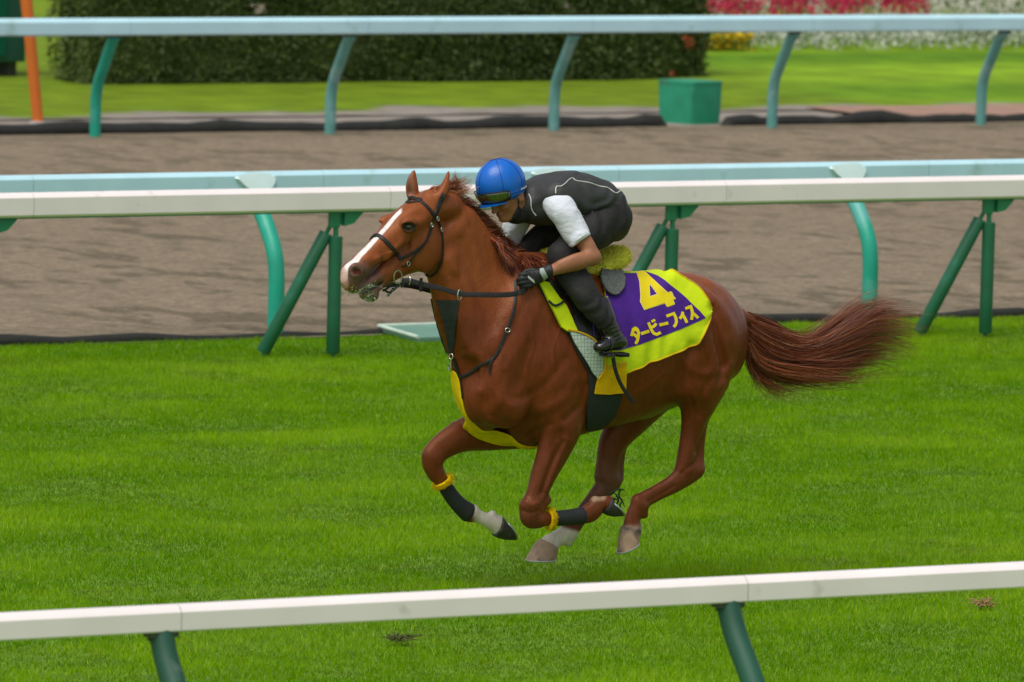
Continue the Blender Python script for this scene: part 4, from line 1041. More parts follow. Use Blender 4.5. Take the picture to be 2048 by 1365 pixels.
# ------------------------------------------------------------------ things worn by the horse
def hit(bvh, px, py, far=False):
    """first skin point seen along the ray through (px,py), else the nearest skin point to it"""
    d = HB.T @ ray(px, py); o = CL + d * 30
    r = bvh.ray_cast(Vector(o), Vector(d), 20)
    if r[0] is not None:
        n = np.array(r[1]); return np.array(r[0]), (n if n @ d < 0 else -n)
    p = H(px, py, .05); r = bvh.find_nearest(Vector(p)); return np.array(r[0]), np.array(r[1])
def near_pt(bvh, p):
    r = bvh.find_nearest(Vector(p)); return np.array(r[0]), np.array(r[1])
def inside(pt, poly):
    x, y = pt; c = False; n = len(poly)
    for i in range(n):
        x1, y1 = poly[i]; x2, y2 = poly[(i + 1) % n]
        if (y1 > y) != (y2 > y) and x < (x2 - x1) * (y - y1) / (y2 - y1) + x1: c = not c
    return c
def drape(name, poly, bvh, off, thick, m, parent, step=4.0, holes=(), smooth_px=0, wob=None, mirror=False, org=None, W2=True):
    """cut a sheet to the outline poly (image px) and lay it on the skin; a real sheet with thickness"""
    poly = [tuple(map(float, p)) for p in poly]
    if smooth_px: poly = [tuple(p) for p in crom(np.array(poly + [poly[0]]), smooth_px)[:-1]]
    pts = []; edges = []
    def ring(pl):
        b0 = len(pts)
        q = []
        for i in range(len(pl)):
            a, b = np.array(pl[i]), np.array(pl[(i + 1) % len(pl)]); n = max(1, int(np.linalg.norm(b - a) / step)); q += [tuple(a + (b - a) * k / n) for k in range(n)]
        pts.extend(q); n = len(q); edges.extend([(b0 + i, b0 + (i + 1) % n) for i in range(n)])
    ring(poly)
    for h in holes: ring([tuple(map(float, p)) for p in h])
    xs = [p[0] for p in poly]; ys = [p[1] for p in poly]
    y = min(ys) + step / 2
    while y < max(ys):
        x = min(xs) + step / 2
        while x < max(xs):
            if inside((x, y), poly) and not any(inside((x, y), h) for h in holes):
                if min(math.hypot(x - p[0], y - p[1]) for p in pts[:len(pts)][:400]) > step * .5: pts.append((x, y))
            x += step
        y += step
    r = delaunay_2d_cdt([Vector(p) for p in pts], edges, [], 0, 1e-4)
    V2, F2 = r[0], r[2]; F = []
    for f in F2:
        c = (sum(V2[i].x for i in f) / len(f), sum(V2[i].y for i in f) / len(f))
        if inside(c, poly) and not any(inside(c, h) for h in holes): F.append(tuple(f))
    P = []; N_ = []
    for v in V2:
        p, n = hit(bvh, v.x, v.y); P.append(p); N_.append(n)
    P = np.array(P); N_ = np.array(N_)
    # relax the normals a little so the sheet lies smooth
    adj = [[] for _ in V2]
    for f in F:
        for i in range(3): adj[f[i]].append(f[(i + 1) % 3]); adj[f[(i + 1) % 3]].append(f[i])
    for _ in range(2):
        N2 = N_.copy()
        for i, a in enumerate(adj):
            if a: N2[i] = N_[i] + N_[a].mean(0) * 1.5
        N_ = N2 / (np.linalg.norm(N2, axis=1)[:, None] + 1e-9)
    o_ = off if wob is None else off + np.array([wob(v.x, v.y) for v in V2])[:, None]
    top = P + N_ * (o_ + thick); bot = P + N_ * (o_ - 0.0 if thick > .003 else o_ - .0)
    def make(tp, bt, nm):
        n = len(tp); cnt = {}
        for f in F:
            for i in range(3):
                e = (f[i], f[(i + 1) % 3]); cnt[frozenset(e)] = cnt.get(frozenset(e), []) + [e]
        FF = [f for f in F] + [tuple(i + n for i in f[::-1]) for f in F]
        for k, es in cnt.items():
            if len(es) == 1: a, b = es[0]; FF.append((b, a, a + n, b + n))
        mb = MB(); mb.add([toW(v) for v in np.vstack([tp, bt])], FF); return mb.build(nm, m, parent, org)
    o = make(top, bot, name)
    if mirror:
        M = np.array([1, -1, 1]); make(top * M, bot * M, name)
    return o
def strap_pts(px, bvh, off, n=8, far=False):
    q = crom(np.array(px, float), n); out = []
    for p in q:
        if far: a, nn_ = near_pt(bvh, far_mirror(hit(bvh, p[0], p[1])[0]))
        else: a, nn_ = hit(bvh, p[0], p[1])
        out.append((a + nn_ * off, nn_))
    return out
def far_mirror(p):
    """mirror a head point across the head's own middle plane"""
    c = hp(800, 480); d = (p - c) @ HW; return p - 2 * d * HW
def band(PN, hw, ht, m, name, parent, mb=None, soft=2):
    P = np.array([toW(p) for p, _ in PN]); N_ = np.array([HB @ n for _, n in PN])
    for _ in range(soft):
        P[1:-1] = (P[:-2] + P[1:-1] * 2 + P[2:]) / 4; N_[1:-1] = N_[:-2] + N_[1:-1] + N_[2:]; N_ /= np.linalg.norm(N_, axis=1)[:, None]
    own = mb is None; mb = mb or MB(); T = np.gradient(P, axis=0); V = []; pr = rrect(hw, ht, min(hw, ht) * .7, 2); n = len(pr)
    for i in range(len(P)):
        t = T[i] / (np.linalg.norm(T[i]) + 1e-9); y = N_[i] - t * (N_[i] @ t); y /= np.linalg.norm(y) + 1e-9; x = np.cross(t, y)
        V += [P[i] + x * a + y * b for a, b in pr]
    F = [(i * n + j, i * n + (j + 1) % n, (i + 1) * n + (j + 1) % n, (i + 1) * n + j) for i in range(len(P) - 1) for j in range(n)]
    F += [tuple(range(n))[::-1], tuple(range((len(P) - 1) * n, len(P) * n))]; mb.add(V, F)
    return mb.build(name, m, parent) if own else mb
def ringm(mb, c, R, r, ax1, ax2, a0=0, a1=360, n=20):
    """torus arc about local point c in the plane of ax1, ax2"""
    A = np.array(ax1, float); A /= np.linalg.norm(A); B = np.array(ax2, float); B -= A * (A @ B); B /= np.linalg.norm(B)
    R = (R, R) if np.isscalar(R) else R
    pts = [toW(c + A * R[0] * math.cos(math.radians(t)) + B * R[1] * math.sin(math.radians(t))) for t in np.linspace(a0, a1, n)]
    mb.tube(pts, r, 8)
m_leather = mat('dark_leather', (0.014, 0.014, 0.012), 0.5, spec=0.35, var=0.25, vscale=30, bump=0.2, bscale=120, dark=((.06, .06, .05), 40, .62))
m_metal = mat('bridle_metal', (0.62, 0.62, 0.58), 0.25, metal=0.95, var=.05)
m_brass = mat('bit_metal', (0.26, 0.29, 0.16), 0.35, metal=0.8, var=.2)
m_yellow = mat('yellow_fleece', (0.84, 0.60, 0.004), 0.95, spec=.15, var=0.12, vscale=18, bump=.8, bscale=150)
m_black = mat('black_cloth', (0.014, 0.020, 0.017), 0.75, var=0.25, vscale=14, bump=.4, bscale=160)

br = tag(bpy.data.objects.new('bridle', None)); S.collection.objects.link(br); br.parent = horse; br.empty_display_size = .05
def twoband(px, hw, ht, name, off=.004, n=6, both=True):
    a = strap_pts(px, hbvh, off, n); o = band(a, hw, ht, m_leather, name, br)
    if both:
        b = [(lambda q: (q[0] + q[1] * off, q[1]))(near_pt(hbvh, far_mirror(p))) for p, _ in a]; band(b, hw, ht, m_leather, name, br)
    return o
def over(pxs, hw, ht, name, off=.005):
    """strap that crosses the head: near side path reversed, then its mirror"""
    a = strap_pts(pxs, hbvh, off, 7)
    b = [(lambda q: (q[0] + q[1] * off, q[1]))(near_pt(hbvh, far_mirror(p))) for p, _ in a]
    mid0 = a[0][0] * .5 + b[0][0] * .5; q = near_pt(hbvh, mid0 + np.array([.02, 0, .03])); midp = [(q[0] + q[1] * off, q[1])]
    return band(a[::-1] + midp + b[5:], hw, ht, m_leather, name, br, soft=3)
over([(812, 401), (824, 396), (848, 409), (868, 431)], .009, .0028, 'browband')
over([(750, 474), (757, 472), (772, 484), (791, 505), (801, 519)], .010, .0030, 'noseband')
twoband([(801, 519), (815, 512), (829, 503), (842, 494), (852, 482), (858, 466), (862, 450), (869, 432)], .0065, .0028, 'cheekpiece')
twoband([(869, 432), (874, 420), (879, 406), (884, 396), (888, 388)], .013, .003, 'headpiece')
twoband([(803, 534), (813, 530), (820, 522), (831, 508), (846, 492), (856, 474), (862, 458), (866, 446)], .0045, .0025, 'cheek_strap')
twoband([(872, 434), (877, 447), (882, 463), (884, 484), (884, 505), (881, 528), (872, 545), (861, 553)], .0055, .0025, 'throatlatch', off=.006)
for x, y in ((872, 436), (860, 449), (880, 461), (814, 527)):
    mb = MB(); p, n = hit(hbvh, x, y); t = np.array([.2, 0, 1.0]); ringm(mb, p + n * .012, (.008, .011), .0022, np.cross(n, t), t); mb.build('buckle', m_metal, br)
mb = MB()
pb, nb_ = hit(hbvh, 792, 553); pc = pb + nb_ * .012
ringm(mb, pc, (.023, .032), .0042, (1, 0, 0), (0, 0, 1)); mb.build('bit_ring', m_brass, br)
q, n_ = near_pt(hbvh, far_mirror(pb)); mb = MB(); ringm(mb, q + n_ * .012, (.023, .032), .0042, (1, 0, 0), (0, 0, 1)); mb.build('bit_ring', m_brass, br)
mb = MB(); mb.tube([toW(pc + [.02, 0, -.01]), toW((pc + q) / 2 + [.02, 0, .0]), toW(q + [.02, 0, -.01])], .006, 8); mb.build('bit', m_metal, br)
# chin straps and links below the bit
mb = MB()
for pts in ([(783, 570, .13), (775, 577, .12), (765, 582, .11)], [(800, 566, .13), (790, 578, .13), (778, 585, .12), (768, 580, .11)], [(806, 566, .13), (806, 574, .135)], [(790, 566, .12), (782, 584, .12), (776, 592, .12)]):
    P = crom(np.array([H(*p) for p in pts]), 5); mb.tube([toW(p) for p in P], .0055, 8)
mb.build('chin_strap', m_leather, br)
for x, y in ((776, 591), (786, 578), (797, 573)):
    mb = MB(); ringm(mb, H(x, y, .13), (.010, .007), .002, (1, 0, 0), (0, 0, 1)); mb.build('link', m_metal, br)
# reins: bit -> hands (near and far)
def rein(pts, name):
    P = crom(np.array([H(*p) for p in pts]), 8); PN = [(p, np.array([0, .95, .3])) for p in P]; return band(PN, .013, .0035, m_leather, name, br, soft=0)
rein([(803, 562, .12), (820, 562, .14), (845, 569, .16), (880, 577, .18), (920, 588, .205), (965, 590, .235), (1012, 590, .25), (1038, 586, .245), (1054, 577, .205)], 'rein')
rein([(765, 570, -.02), (820, 572, -.12), (900, 590, -.19), (1000, 590, -.24), (1020, 560, -.20)], 'rein')
mb = MB()
mb.box(toW(H(842, 570, .165)), np.array([HB @ (1, 0, 0), HB @ (0, 0, 1), HB @ (0, 1, 0)]), (.007, .034, .006), .003)
mb.build('rein_stop', m_leather, br)
mb = MB(); ringm(mb, H(819, 561, .145), (.012, .020), .003, (.3, 1, 0), (0, 0, 1)); mb.build('rein_ring', m_metal, br)
mb = MB(); ringm(mb, H(919, 590, .212), (.017, .026), .0032, (1, .5, 0), (0, 0, 1)); mb.build('martingale_ring', m_metal, br)

# breastplate: fleece band round the chest, neck strap, bib
bpl = tag(bpy.data.objects.new('breastplate', None)); S.collection.objects.link(bpl); bpl.parent = horse; bpl.empty_display_size = .05
# fleece sleeve down the middle of the chest, between the forelegs
cp = crom(np.array([(898, 748), (899, 768), (904, 792), (912, 818), (926, 840), (948, 861), (975, 877), (1005, 889), (1040, 896), (1075, 896)], float), 6); G = []
lat = np.linspace(-1, 1, 15)
for i, (x, y) in enumerate(cp):
    c0 = H(x, y, 0); hw = .055 if i > 4 else .03 + .025 * i / 4
    row = []
    for t in lat:
        p, n = near_pt(hbvh, c0 + np.array([.03 * (1 - t * t), t * hw, -.02 * (i / len(cp))])); row.append(p + n * (.003 + .011 * math.sqrt(1 - t * t * .98)))
    G.append(row)
G = np.array(G); G[1:-1] = (G[:-2] + 2 * G[1:-1] + G[2:]) / 4; nr, nc = G.shape[:2]; i_ = np.arange(nr * nc).reshape(nr, nc)
F = np.stack([i_[:-1, :-1], i_[1:, :-1], i_[1:, 1:], i_[:-1, 1:]], -1).reshape(-1, 4)
fb = put('fleece_band', npmesh('fleece_band', toW(G.reshape(-1, 3)), F), m_yellow, bpl); sm_ = fb.modifiers.new('thickness', 'SOLIDIFY'); sm_.thickness = .006
drape('bib', [(872, 600), (918, 601), (914, 640), (909, 690), (905, 708), (900, 708), (893, 670), (880, 620)], hbvh, .002, .006, m_black, bpl, step=5, mirror=True)
band(strap_pts([(1031, 562), (1031, 600), (1023, 636), (1014, 658), (1003, 687), (989, 715), (961, 732), (935, 750), (914, 755)], hbvh, .006, 5), .0075, .003, m_leather, 'neck_strap', bpl)
band(strap_pts([(989, 715), (983, 722), (980, 735), (981, 748)], hbvh, .008, 5), .006, .003, m_leather, 'strap_end', bpl)
band(strap_pts([(898, 722), (896, 740), (898, 755), (903, 780), (908, 800)], hbvh, .004, 5), .010, .003, m_leather, 'chest_strap', bpl)
mb = MB()
for x, y, r1, r2 in ((905, 712, .014, .012), (904, 733, .016, .016)):
    p, n = hit(hbvh, x, y); ringm(mb, p + n * .012, (r1, r2), .0032, (0, 0, 1), np.cross(n, (0, 0, 1)))
p, n = hit(hbvh, 905, 722); mb.tube([toW(p + n * .012 + [0, 0, .02]), toW(p + n * .012 - [0, 0, .02])], .0035, 8)
mb.build('snap_hook', m_metal, bpl)
mb = MB(); p, n = hit(hbvh, 1014, 661); ringm(mb, p + n * .010, (.010, .013), .0024, (0, 0, 1), np.cross(n, (0, 0, 1))); mb.build('buckle', m_metal, bpl)

# leg boots
m_boot = mat('leg_boot', (0.014, 0.016, 0.016), 0.65, var=0.25, vscale=18, bump=.3, bscale=120)
def legwrap(rows, m, name, parent, k=0):
    F_ = Field(np.array([r[:3] for r in st(*rows)]).min(0) - .08, np.array([r[:3] for r in st(*rows)]).max(0) + .08, .005)
    F_.chain(st(*rows), k=0); V, Fc = F_.mesh(1); return put(name, npmesh(name, toW(V), Fc), m, parent)
b1 = legwrap([(1106, 1038, zN, 15.5, .031), (1130, 1036, zN, 16, .031), (1150, 1034, zN, 17, .032), (1164, 1032, zN, 17.5, .033)], m_boot, 'leg_boot', horse)
b2 = legwrap([(888, 970, zF, 15.5, .031), (905, 995, zF, 16, .031), (922, 1014, zF, 17.5, .032), (936, 1025, zF, 20, .037)], m_boot, 'leg_boot', horse)
def fluff(c, ax, R, w, n, seed, name, parent):
    r = np.random.default_rng(seed); ax = ax / np.linalg.norm(ax); u = np.cross(ax, (0, 1, 0)); u /= np.linalg.norm(u); v = np.cross(ax, u); mb = []
    V = []; F = []
    a = r.uniform(0, 2 * math.pi, n); t = r.uniform(-.5, .5, n)
    for i in range(n):
        d = u * math.cos(a[i]) + v * math.sin(a[i]); p = c + d * R * .85 + ax * w * t[i]; e = c + d * (R + .012 * r.uniform(.4, 1.3)) + ax * w * (t[i] * 1.15 + r.normal() * .25) ; s_ = np.cross(d, ax) * .0028
        b = len(V); V += [p - s_, p + s_, e]; F.append((b, b + 1, b + 2))
    return put(name, npmesh(name, toW(np.array(V)), np.array(F), False), m_yellow, parent)
for bt, c, c2 in ((b1, (1100, 1038), (1107, 1037.5)), (b2, (886, 964), (890, 970.5))):
    w = zN if bt is b1 else zF; A, B = H(*c, w), H(*c2, w); ax = B - A; mbf = MB(); ax /= np.linalg.norm(ax)
    ringm(mbf, A, (.040, .040), .013, np.cross(ax, (0, 1, 0)), (0, 1, 0), 0, 360, 26); rg = mbf.build('fleece_trim', m_yellow, bt)
    fluff(A, ax, .050, .018, 1500, 3, 'fleece_pile', rg)
# grass thrown up by the near forefoot
m_clod = mat('torn_grass', (0.020, 0.035, 0.012), 0.9, var=.3, vscale=30)
mb = MB(); rr = random.Random(4)
for pts in ([(1230, 1012), (1236, 1002), (1232, 992), (1226, 985)], [(1226, 985), (1234, 980), (1243, 978), (1250, 984)], [(1232, 992), (1240, 996), (1246, 1004), (1250, 1016)], [(1236, 1002), (1229, 997), (1222, 996), (1214, 990)],
            [(1240, 996), (1238, 986), (1243, 978)], [(1246, 1004), (1240, 1010), (1243, 1018)], [(1229, 997), (1226, 1004)], [(1226, 985), (1220, 988), (1212, 986)]):
    P = crom(np.array([H(x + rr.gauss(0, 1), y + rr.gauss(0, 1), zN + rr.gauss(0, .008)) for x, y in pts]), 4); n = len(P)
    mb.tube([toW(p) for p in P], [.0022 + .0030 * math.sin(math.pi * min(1, i / (n - 1) + .1)) * rr.uniform(.7, 1.2) for i in range(n)], 6)
tag(mb.build('torn_turf', m_clod), 'dark tuft of torn turf flying off the folded near forefoot', 'turf clod')

# ------------------------------------------------------------------ number cloth
m_fluo = mat('fluorescent_yellow_cloth', (0.60, 0.75, 0.006), 0.75, spec=.25, var=0.05, vscale=10, bump=.35, bscale=22, bdist=.012)
m_gold = mat('gold_piping', (0.72, 0.42, 0.01), 0.8, spec=.2, var=0.06)
m_purple = mat('purple_cloth', (0.062, 0.012, 0.225), 0.7, spec=.25, var=0.10, vscale=8, bump=.35, bscale=22, bdist=.012)
m_num = mat('numeral_yellow', (0.78, 0.62, 0.010), 0.75, spec=.2, var=0.04)
m_numedge = mat('numeral_edge', (0.85, 0.72, 0.28), 0.75, spec=.2, var=0.04)
AXZ = float(H(1200, 690)[2])
def skin_cyl(u, phi, off):
    """skin point of the barrel at forward position u, angle phi from the spine (+ left)"""
    d = np.array([0, math.sin(phi), math.cos(phi)]); c = np.array([u, 0, AXZ + .05])
    r = hbvh.ray_cast(Vector(c + d * .8), Vector(-d), 2); p = np.array(r[0]); return p + d * off
def phi_of(p): return math.atan2(p[1], p[2] - AXZ - .05)
top_e = [(1186, None), (1222, None), (1250, None), (1290, None), (1318, None), (1345, 546), (1369, 561), (1388, 573), (1401, 585), (1413, 602), (1421, 620)]
bot_e = [(1192, 722), (1222, 745), (1248, 745), (1290, 726), (1318, 715), (1345, 705), (1369, 696), (1388, 689), (1399, 676), (1411, 656), (1421, 628)]
rows_ = []
for (x, y), (x2, y2) in zip(top_e, bot_e):
    B_, _ = hit(hbvh, x2, y2); tb = phi_of(B_)
    if y is None: tu = H(x, 545)[0]; ta = 0.0
    else: T_, _ = hit(hbvh, x, y); tu = T_[0]; ta = phi_of(T_)
    rows_.append((tu, ta, B_[0], tb))
R_ = crom(np.array(rows_), 10); nT = 64
clo = empty('number_cloth', HO + [0, 0, 0], 'purple and yellow cloth with a big yellow 4, behind the rider', 'saddle cloth')
def wrap_cloth(off, sgn):
    return np.array([[skin_cyl(r[0] + (r[2] - r[0]) * t, sgn * (r[1] + (r[3] - r[1]) * t), off + .006 * math.sin(r[0] * 60 + t * 9) * t) for t in np.linspace(0, 1, nT)] for r in R_])
mb = MB()
for sgn in (1, -1):
    G1, G0 = wrap_cloth(.017, sgn), wrap_cloth(.006, sgn); n1 = len(G1)
    i = np.arange(n1 * nT).reshape(n1, nT); q = np.stack([i[:-1, :-1], i[1:, :-1], i[1:, 1:], i[:-1, 1:]], -1).reshape(-1, 4)
    per = list(i[0, :]) + list(i[1:, -1]) + list(i[-1, -2::-1]) + ([] if False else list(i[-2:0:-1, 0])); K = n1 * nT
    F = [tuple(f) for f in q] + [tuple(f[::-1] + K) for f in q] + [(per[k], per[(k + 1) % len(per)], per[(k + 1) % len(per)] + K, per[k] + K) for k in range(len(per))]
    mb.add([toW(v) for v in np.vstack([G1.reshape(-1, 3), G0.reshape(-1, 3)])], F)
    if sgn == 1:
        cV = G1.reshape(-1, 3); cF = q; edge = [G1[-1, k] for k in range(nT)][::-1]; rim = [G1[j, -1] for j in range(n1)]; rimt = [G1[j, 0] for j in range(n1)]
cloth_ob = mb.build('cloth', m_fluo, clo)
cbvh = bvh_of(cV, cF)
mb = MB(); k0 = 14
mb.tube([toW(p) for p in rim[k0 + 8:]], .0042, 7); mb.tube([toW(p) for p in rimt[44:]], .0042, 7); mb.build('piping', m_gold, clo)
PX = lambda x, y: (1200 + x / 6.204, 520 + y / 6.204)
purple = [PX(*p) for p in [(120, 60), (260, 78), (340, 80), (410, 90), (500, 125), (620, 165), (720, 200), (800, 250), (890, 325), (980, 395), (1060, 465), (1150, 555), (1240, 640), (1312, 722), (1180, 782), (1000, 862), (700, 975), (500, 1050), (300, 1130), (290, 1000), (230, 820), (150, 600), (110, 400), (90, 200)]]
purple = purple[:18] + [PX(250, 1120), PX(60, 1130), PX(-60, 1000), PX(-70, 500), PX(-60, 150), PX(40, 70)]
drape('number_panel', purple, cbvh, .0005, .002, m_purple, clo, step=5)
def stroke(pts, w):
    """outline polygon of a brush stroke through pts (px of the zoomed cloth), half width w"""
    P = np.array(pts, float); T = np.gradient(P, axis=0) if len(P) > 2 else np.tile(P[1] - P[0], (2, 1)); T /= np.linalg.norm(T, axis=1)[:, None]; N_ = np.stack([-T[:, 1], T[:, 0]], 1)
    # mitre the joints
    L = []; R = []
    for i in range(len(P)):
        if 0 < i < len(P) - 1:
            a = (P[i] - P[i - 1]) / np.linalg.norm(P[i] - P[i - 1]); b = (P[i + 1] - P[i]) / np.linalg.norm(P[i + 1] - P[i]); n = np.array([-(a + b)[1], (a + b)[0]]); n /= np.linalg.norm(n); k = 1 / max(.5, n @ np.array([-a[1], a[0]]))
        else: n = N_[i]; k = 1
        L.append(P[i] + n * w * k); R.append(P[i] - n * w * k)
    return [PX(*p) for p in L + R[::-1]]
four = [(452, 160), (538, 150), (560, 160), (832, 408), (870, 396), (885, 405), (905, 455), (930, 478), (925, 492), (902, 498), (918, 545), (912, 558), (832, 584), (820, 580), (800, 540), (785, 542), (560, 622), (548, 616), (504, 530), (500, 520), (505, 440), (492, 280)]
fo = [np.array(p, float) for p in four]; cc = np.mean(fo, 0)
grow = [PX(*(p + (p - cc) / np.linalg.norm(p - cc) * 9)) for p in fo]
drape('numeral', [PX(*p) for p in four], cbvh, .0048, .0016, m_num, clo, step=4, holes=[[PX(*p) for p in [(606, 292), (640, 325), (714, 436), (612, 466)]]])
drape('numeral_edge', grow, cbvh, .0030, .0012, m_numedge, clo, step=4, holes=[[PX(*p) for p in [(614, 312), (644, 346), (702, 430), (619, 456)]]])
W_ = 15
letters = {'da': [[(412, 850), (386, 948)], [(396, 868), (462, 872), (474, 905), (470, 960), (462, 1000), (438, 1044)], [(412, 920), (458, 965)], [(424, 832), (432, 856)], [(447, 838), (452, 862)]],
 'bar': [[(502, 920), (602, 886)]],
 'bi': [[(592, 780), (612, 828), (636, 880), (662, 915), (700, 928), (748, 904)], [(694, 792), (672, 822), (628, 846)], [(636, 752), (654, 778)], [(660, 742), (678, 766)]],
 'bar2': [[(730, 812), (838, 786)]],
 'fu': [[(820, 702), (912, 668), (938, 720), (945, 770), (935, 805), (912, 836)]],
 'i': [[(1026, 646), (1016, 690), (988, 734)], [(1026, 686), (1056, 736), (1076, 782)]],
 'zu': [[(1056, 606), (1122, 584), (1142, 650), (1140, 700), (1132, 746)], [(1146, 660), (1180, 690), (1214, 724)], [(1094, 572), (1104, 590)], [(1118, 566), (1132, 586)]]}
lt = 0
for nm, ss in letters.items():
    for s_ in ss:
        lt += 1
        w = 11 if math.dist(s_[0], s_[-1]) < 40 and len(s_) == 2 else (19 if nm.startswith('bar') else 17.5)
        drape('letter_stroke', stroke(s_, w), cbvh, .0030 + .0004 * (lt % 4), .0016, m_num, clo, step=4)

# ------------------------------------------------------------------ saddle
sad = empty('saddle', HO + [0, 0, 0], 'black race saddle with lime fleece seat cover, yellow front pad and girth, under the rider', 'saddle')
m_gold2 = mat('gold_pad', (0.88, 0.50, 0.006), 0.9, spec=.1, var=0.10, vscale=18, bump=.5, bscale=120)
m_lime = mat('lime_fleece', (0.86, 0.82, 0.10), 0.95, spec=.1, var=0.12, vscale=20, bump=.9, bscale=170)
m_quilt = mat('quilted_pad', (0.40, 0.50, 0.40), 0.8, var=0.08, bump=.3, bscale=70)
_b = m_quilt.node_tree; _bk = _b.nodes.new('ShaderNodeTexBrick'); _tc = _b.nodes.new('ShaderNodeTexCoord'); _mp = _b.nodes.new('ShaderNodeMapping')
_mp.inputs['Rotation'].default_value = (math.pi / 2, .5, 0); _b.links.new(_tc.outputs['Object'], _mp.inputs[0]); _b.links.new(_mp.outputs[0], _bk.inputs[0])
_bk.offset = 0; _bk.inputs['Scale'].default_value = 1; _bk.inputs['Brick Width'].default_value = .018; _bk.inputs['Row Height'].default_value = .018; _bk.inputs['Mortar Size'].default_value = .0016; _bk.inputs['Mortar Smooth'].default_value = .6
_bk.inputs['Color1'].default_value = (.50, .58, .50, 1); _bk.inputs['Color2'].default_value = (.46, .55, .46, 1); _bk.inputs['Mortar'].default_value = (.16, .26, .18, 1)
_b.links.new(_bk.outputs[0], _b.nodes['Principled BSDF'].inputs['Base Color'])
m_mesh = mat('grey_mesh', (0.12, 0.13, 0.12), 0.85, var=0.35, vscale=90, bump=.8, bscale=160)
m_blackleather = mat('black_leather', (0.012, 0.012, 0.012), 0.33, spec=.5, var=0.2, vscale=12, bump=.25, bscale=40)
m_neop = mat('girth_black', (0.016, 0.024, 0.022), 0.8, var=0.2, vscale=8, bump=.2, bscale=150)
F_ = Field(H(1270, 560, -.2) - .05, H(1070, 480, .2) + .05, .006)
F_.chain(st((1098, 520, 0, 20, .07), (1130, 532, 0, 15, .085), (1170, 540, 0, 15, .10), (1200, 530, 0, 21, .10), (1222, 520, 0, 23, .10), (1236, 512, 0, 20, .09)), k=0)
V, Fc = F_.mesh(2)
sc = put('seat_cover', npmesh('seat_cover', toW(V), Fc), m_lime, sad)
nrm = vnormals(V, Fc); r = np.random.default_rng(3); ii = r.integers(0, len(V), 9000); d = nrm[ii] + r.normal(size=(9000, 3)) * .5; e = V[ii] + d * .010; s_ = np.cross(d, r.normal(size=(9000, 3))); s_ /= np.linalg.norm(s_, axis=1)[:, None]
VV = np.stack([V[ii] - s_ * .0018, V[ii] + s_ * .0018, e], 1).reshape(-1, 3); put('fleece_pile', npmesh('fleece_pile', toW(VV), np.arange(27000).reshape(-1, 3), False), m_lime, sc)
drape('girth', [(1176, 740), (1246, 740), (1246, 770), (1240, 800), (1230, 830), (1216, 846), (1196, 856), (1173, 861), (1172, 820), (1177, 780)], hbvh, .003, .008, m_neop, sad, step=6, mirror=True)
gp = drape('girth_pad', [(1190, 728), (1215, 733), (1247, 726), (1249, 745), (1247, 783), (1215, 786), (1186, 785), (1192, 755)], hbvh, .013, .012, m_gold2, sad, step=5, mirror=True)
mb = MB()
drape('pad_binding', [(1190, 727), (1215, 731), (1248, 723), (1248, 730), (1215, 738), (1190, 734)], hbvh, .016, .014, m_gold, gp, step=4)
drape('front_pad_black', [(1068, 560), (1085, 590), (1108, 632), (1135, 670), (1152, 705), (1172, 740), (1190, 756), (1188, 742), (1160, 700), (1150, 660), (1120, 600), (1090, 565)], hbvh, .002, .012, m_black, sad, step=5, mirror=True)
drape('flap', [(1088, 552), (1110, 572), (1150, 596), (1180, 628), (1192, 662), (1196, 700), (1176, 700), (1158, 672), (1150, 662), (1135, 610), (1115, 590), (1095, 575)], hbvh, .020, .010, m_blackleather, sad, step=5, mirror=True)
drape('front_pad', [(1076, 570), (1084, 565), (1093, 568), (1102, 582), (1112, 597), (1126, 612), (1139, 636), (1150, 662), (1146, 668), (1130, 664), (1118, 656), (1104, 628), (1090, 600)], hbvh, .016, .014, m_fluo, sad, step=4, mirror=True)
drape('quilted_flap', [(1134, 664), (1146, 667), (1170, 674), (1186, 684), (1198, 702), (1202, 722), (1200, 740), (1190, 754), (1180, 744), (1172, 730), (1160, 710), (1144, 686)], hbvh, .024, .010, m_quilt, sad, step=4, mirror=True)
band(strap_pts([(1130, 661), (1150, 665), (1172, 673), (1188, 684), (1200, 702), (1205, 722), (1203, 738), (1192, 755)], hbvh, .036, 5), .0045, .0045, m_gold, 'flap_binding', sad)
band(strap_pts([(1090, 603), (1100, 612), (1110, 611), (1121, 604)], hbvh, .034, 4), .006, .003, m_black, 'keeper_strap', sad)
band(strap_pts([(1122, 590), (1150, 600), (1172, 622), (1181, 648), (1183, 672)], hbvh, .034, 4), .0028, .0028, mat('purple_piping', (.07, .02, .28), .7), 'flap_piping', sad)
drape('mesh_pad', [(1196, 546), (1218, 543), (1236, 552), (1244, 568), (1240, 586), (1226, 597), (1208, 590), (1196, 570)], hbvh, .030, .012, m_mesh, sad, step=4, mirror=True, smooth_px=4)
# stirrup leather and iron, girth strap end
mb = MB(); P = crom(np.array([H(1226, 716, .37), H(1232, 745, .365), (H(1245, 775, .355)), H(1268, 806, .35)]), 6)
band([(p, np.array([0.1, 1, .2])) for p in P], .0105, .003, m_leather, 'girth_strap_end', sad)
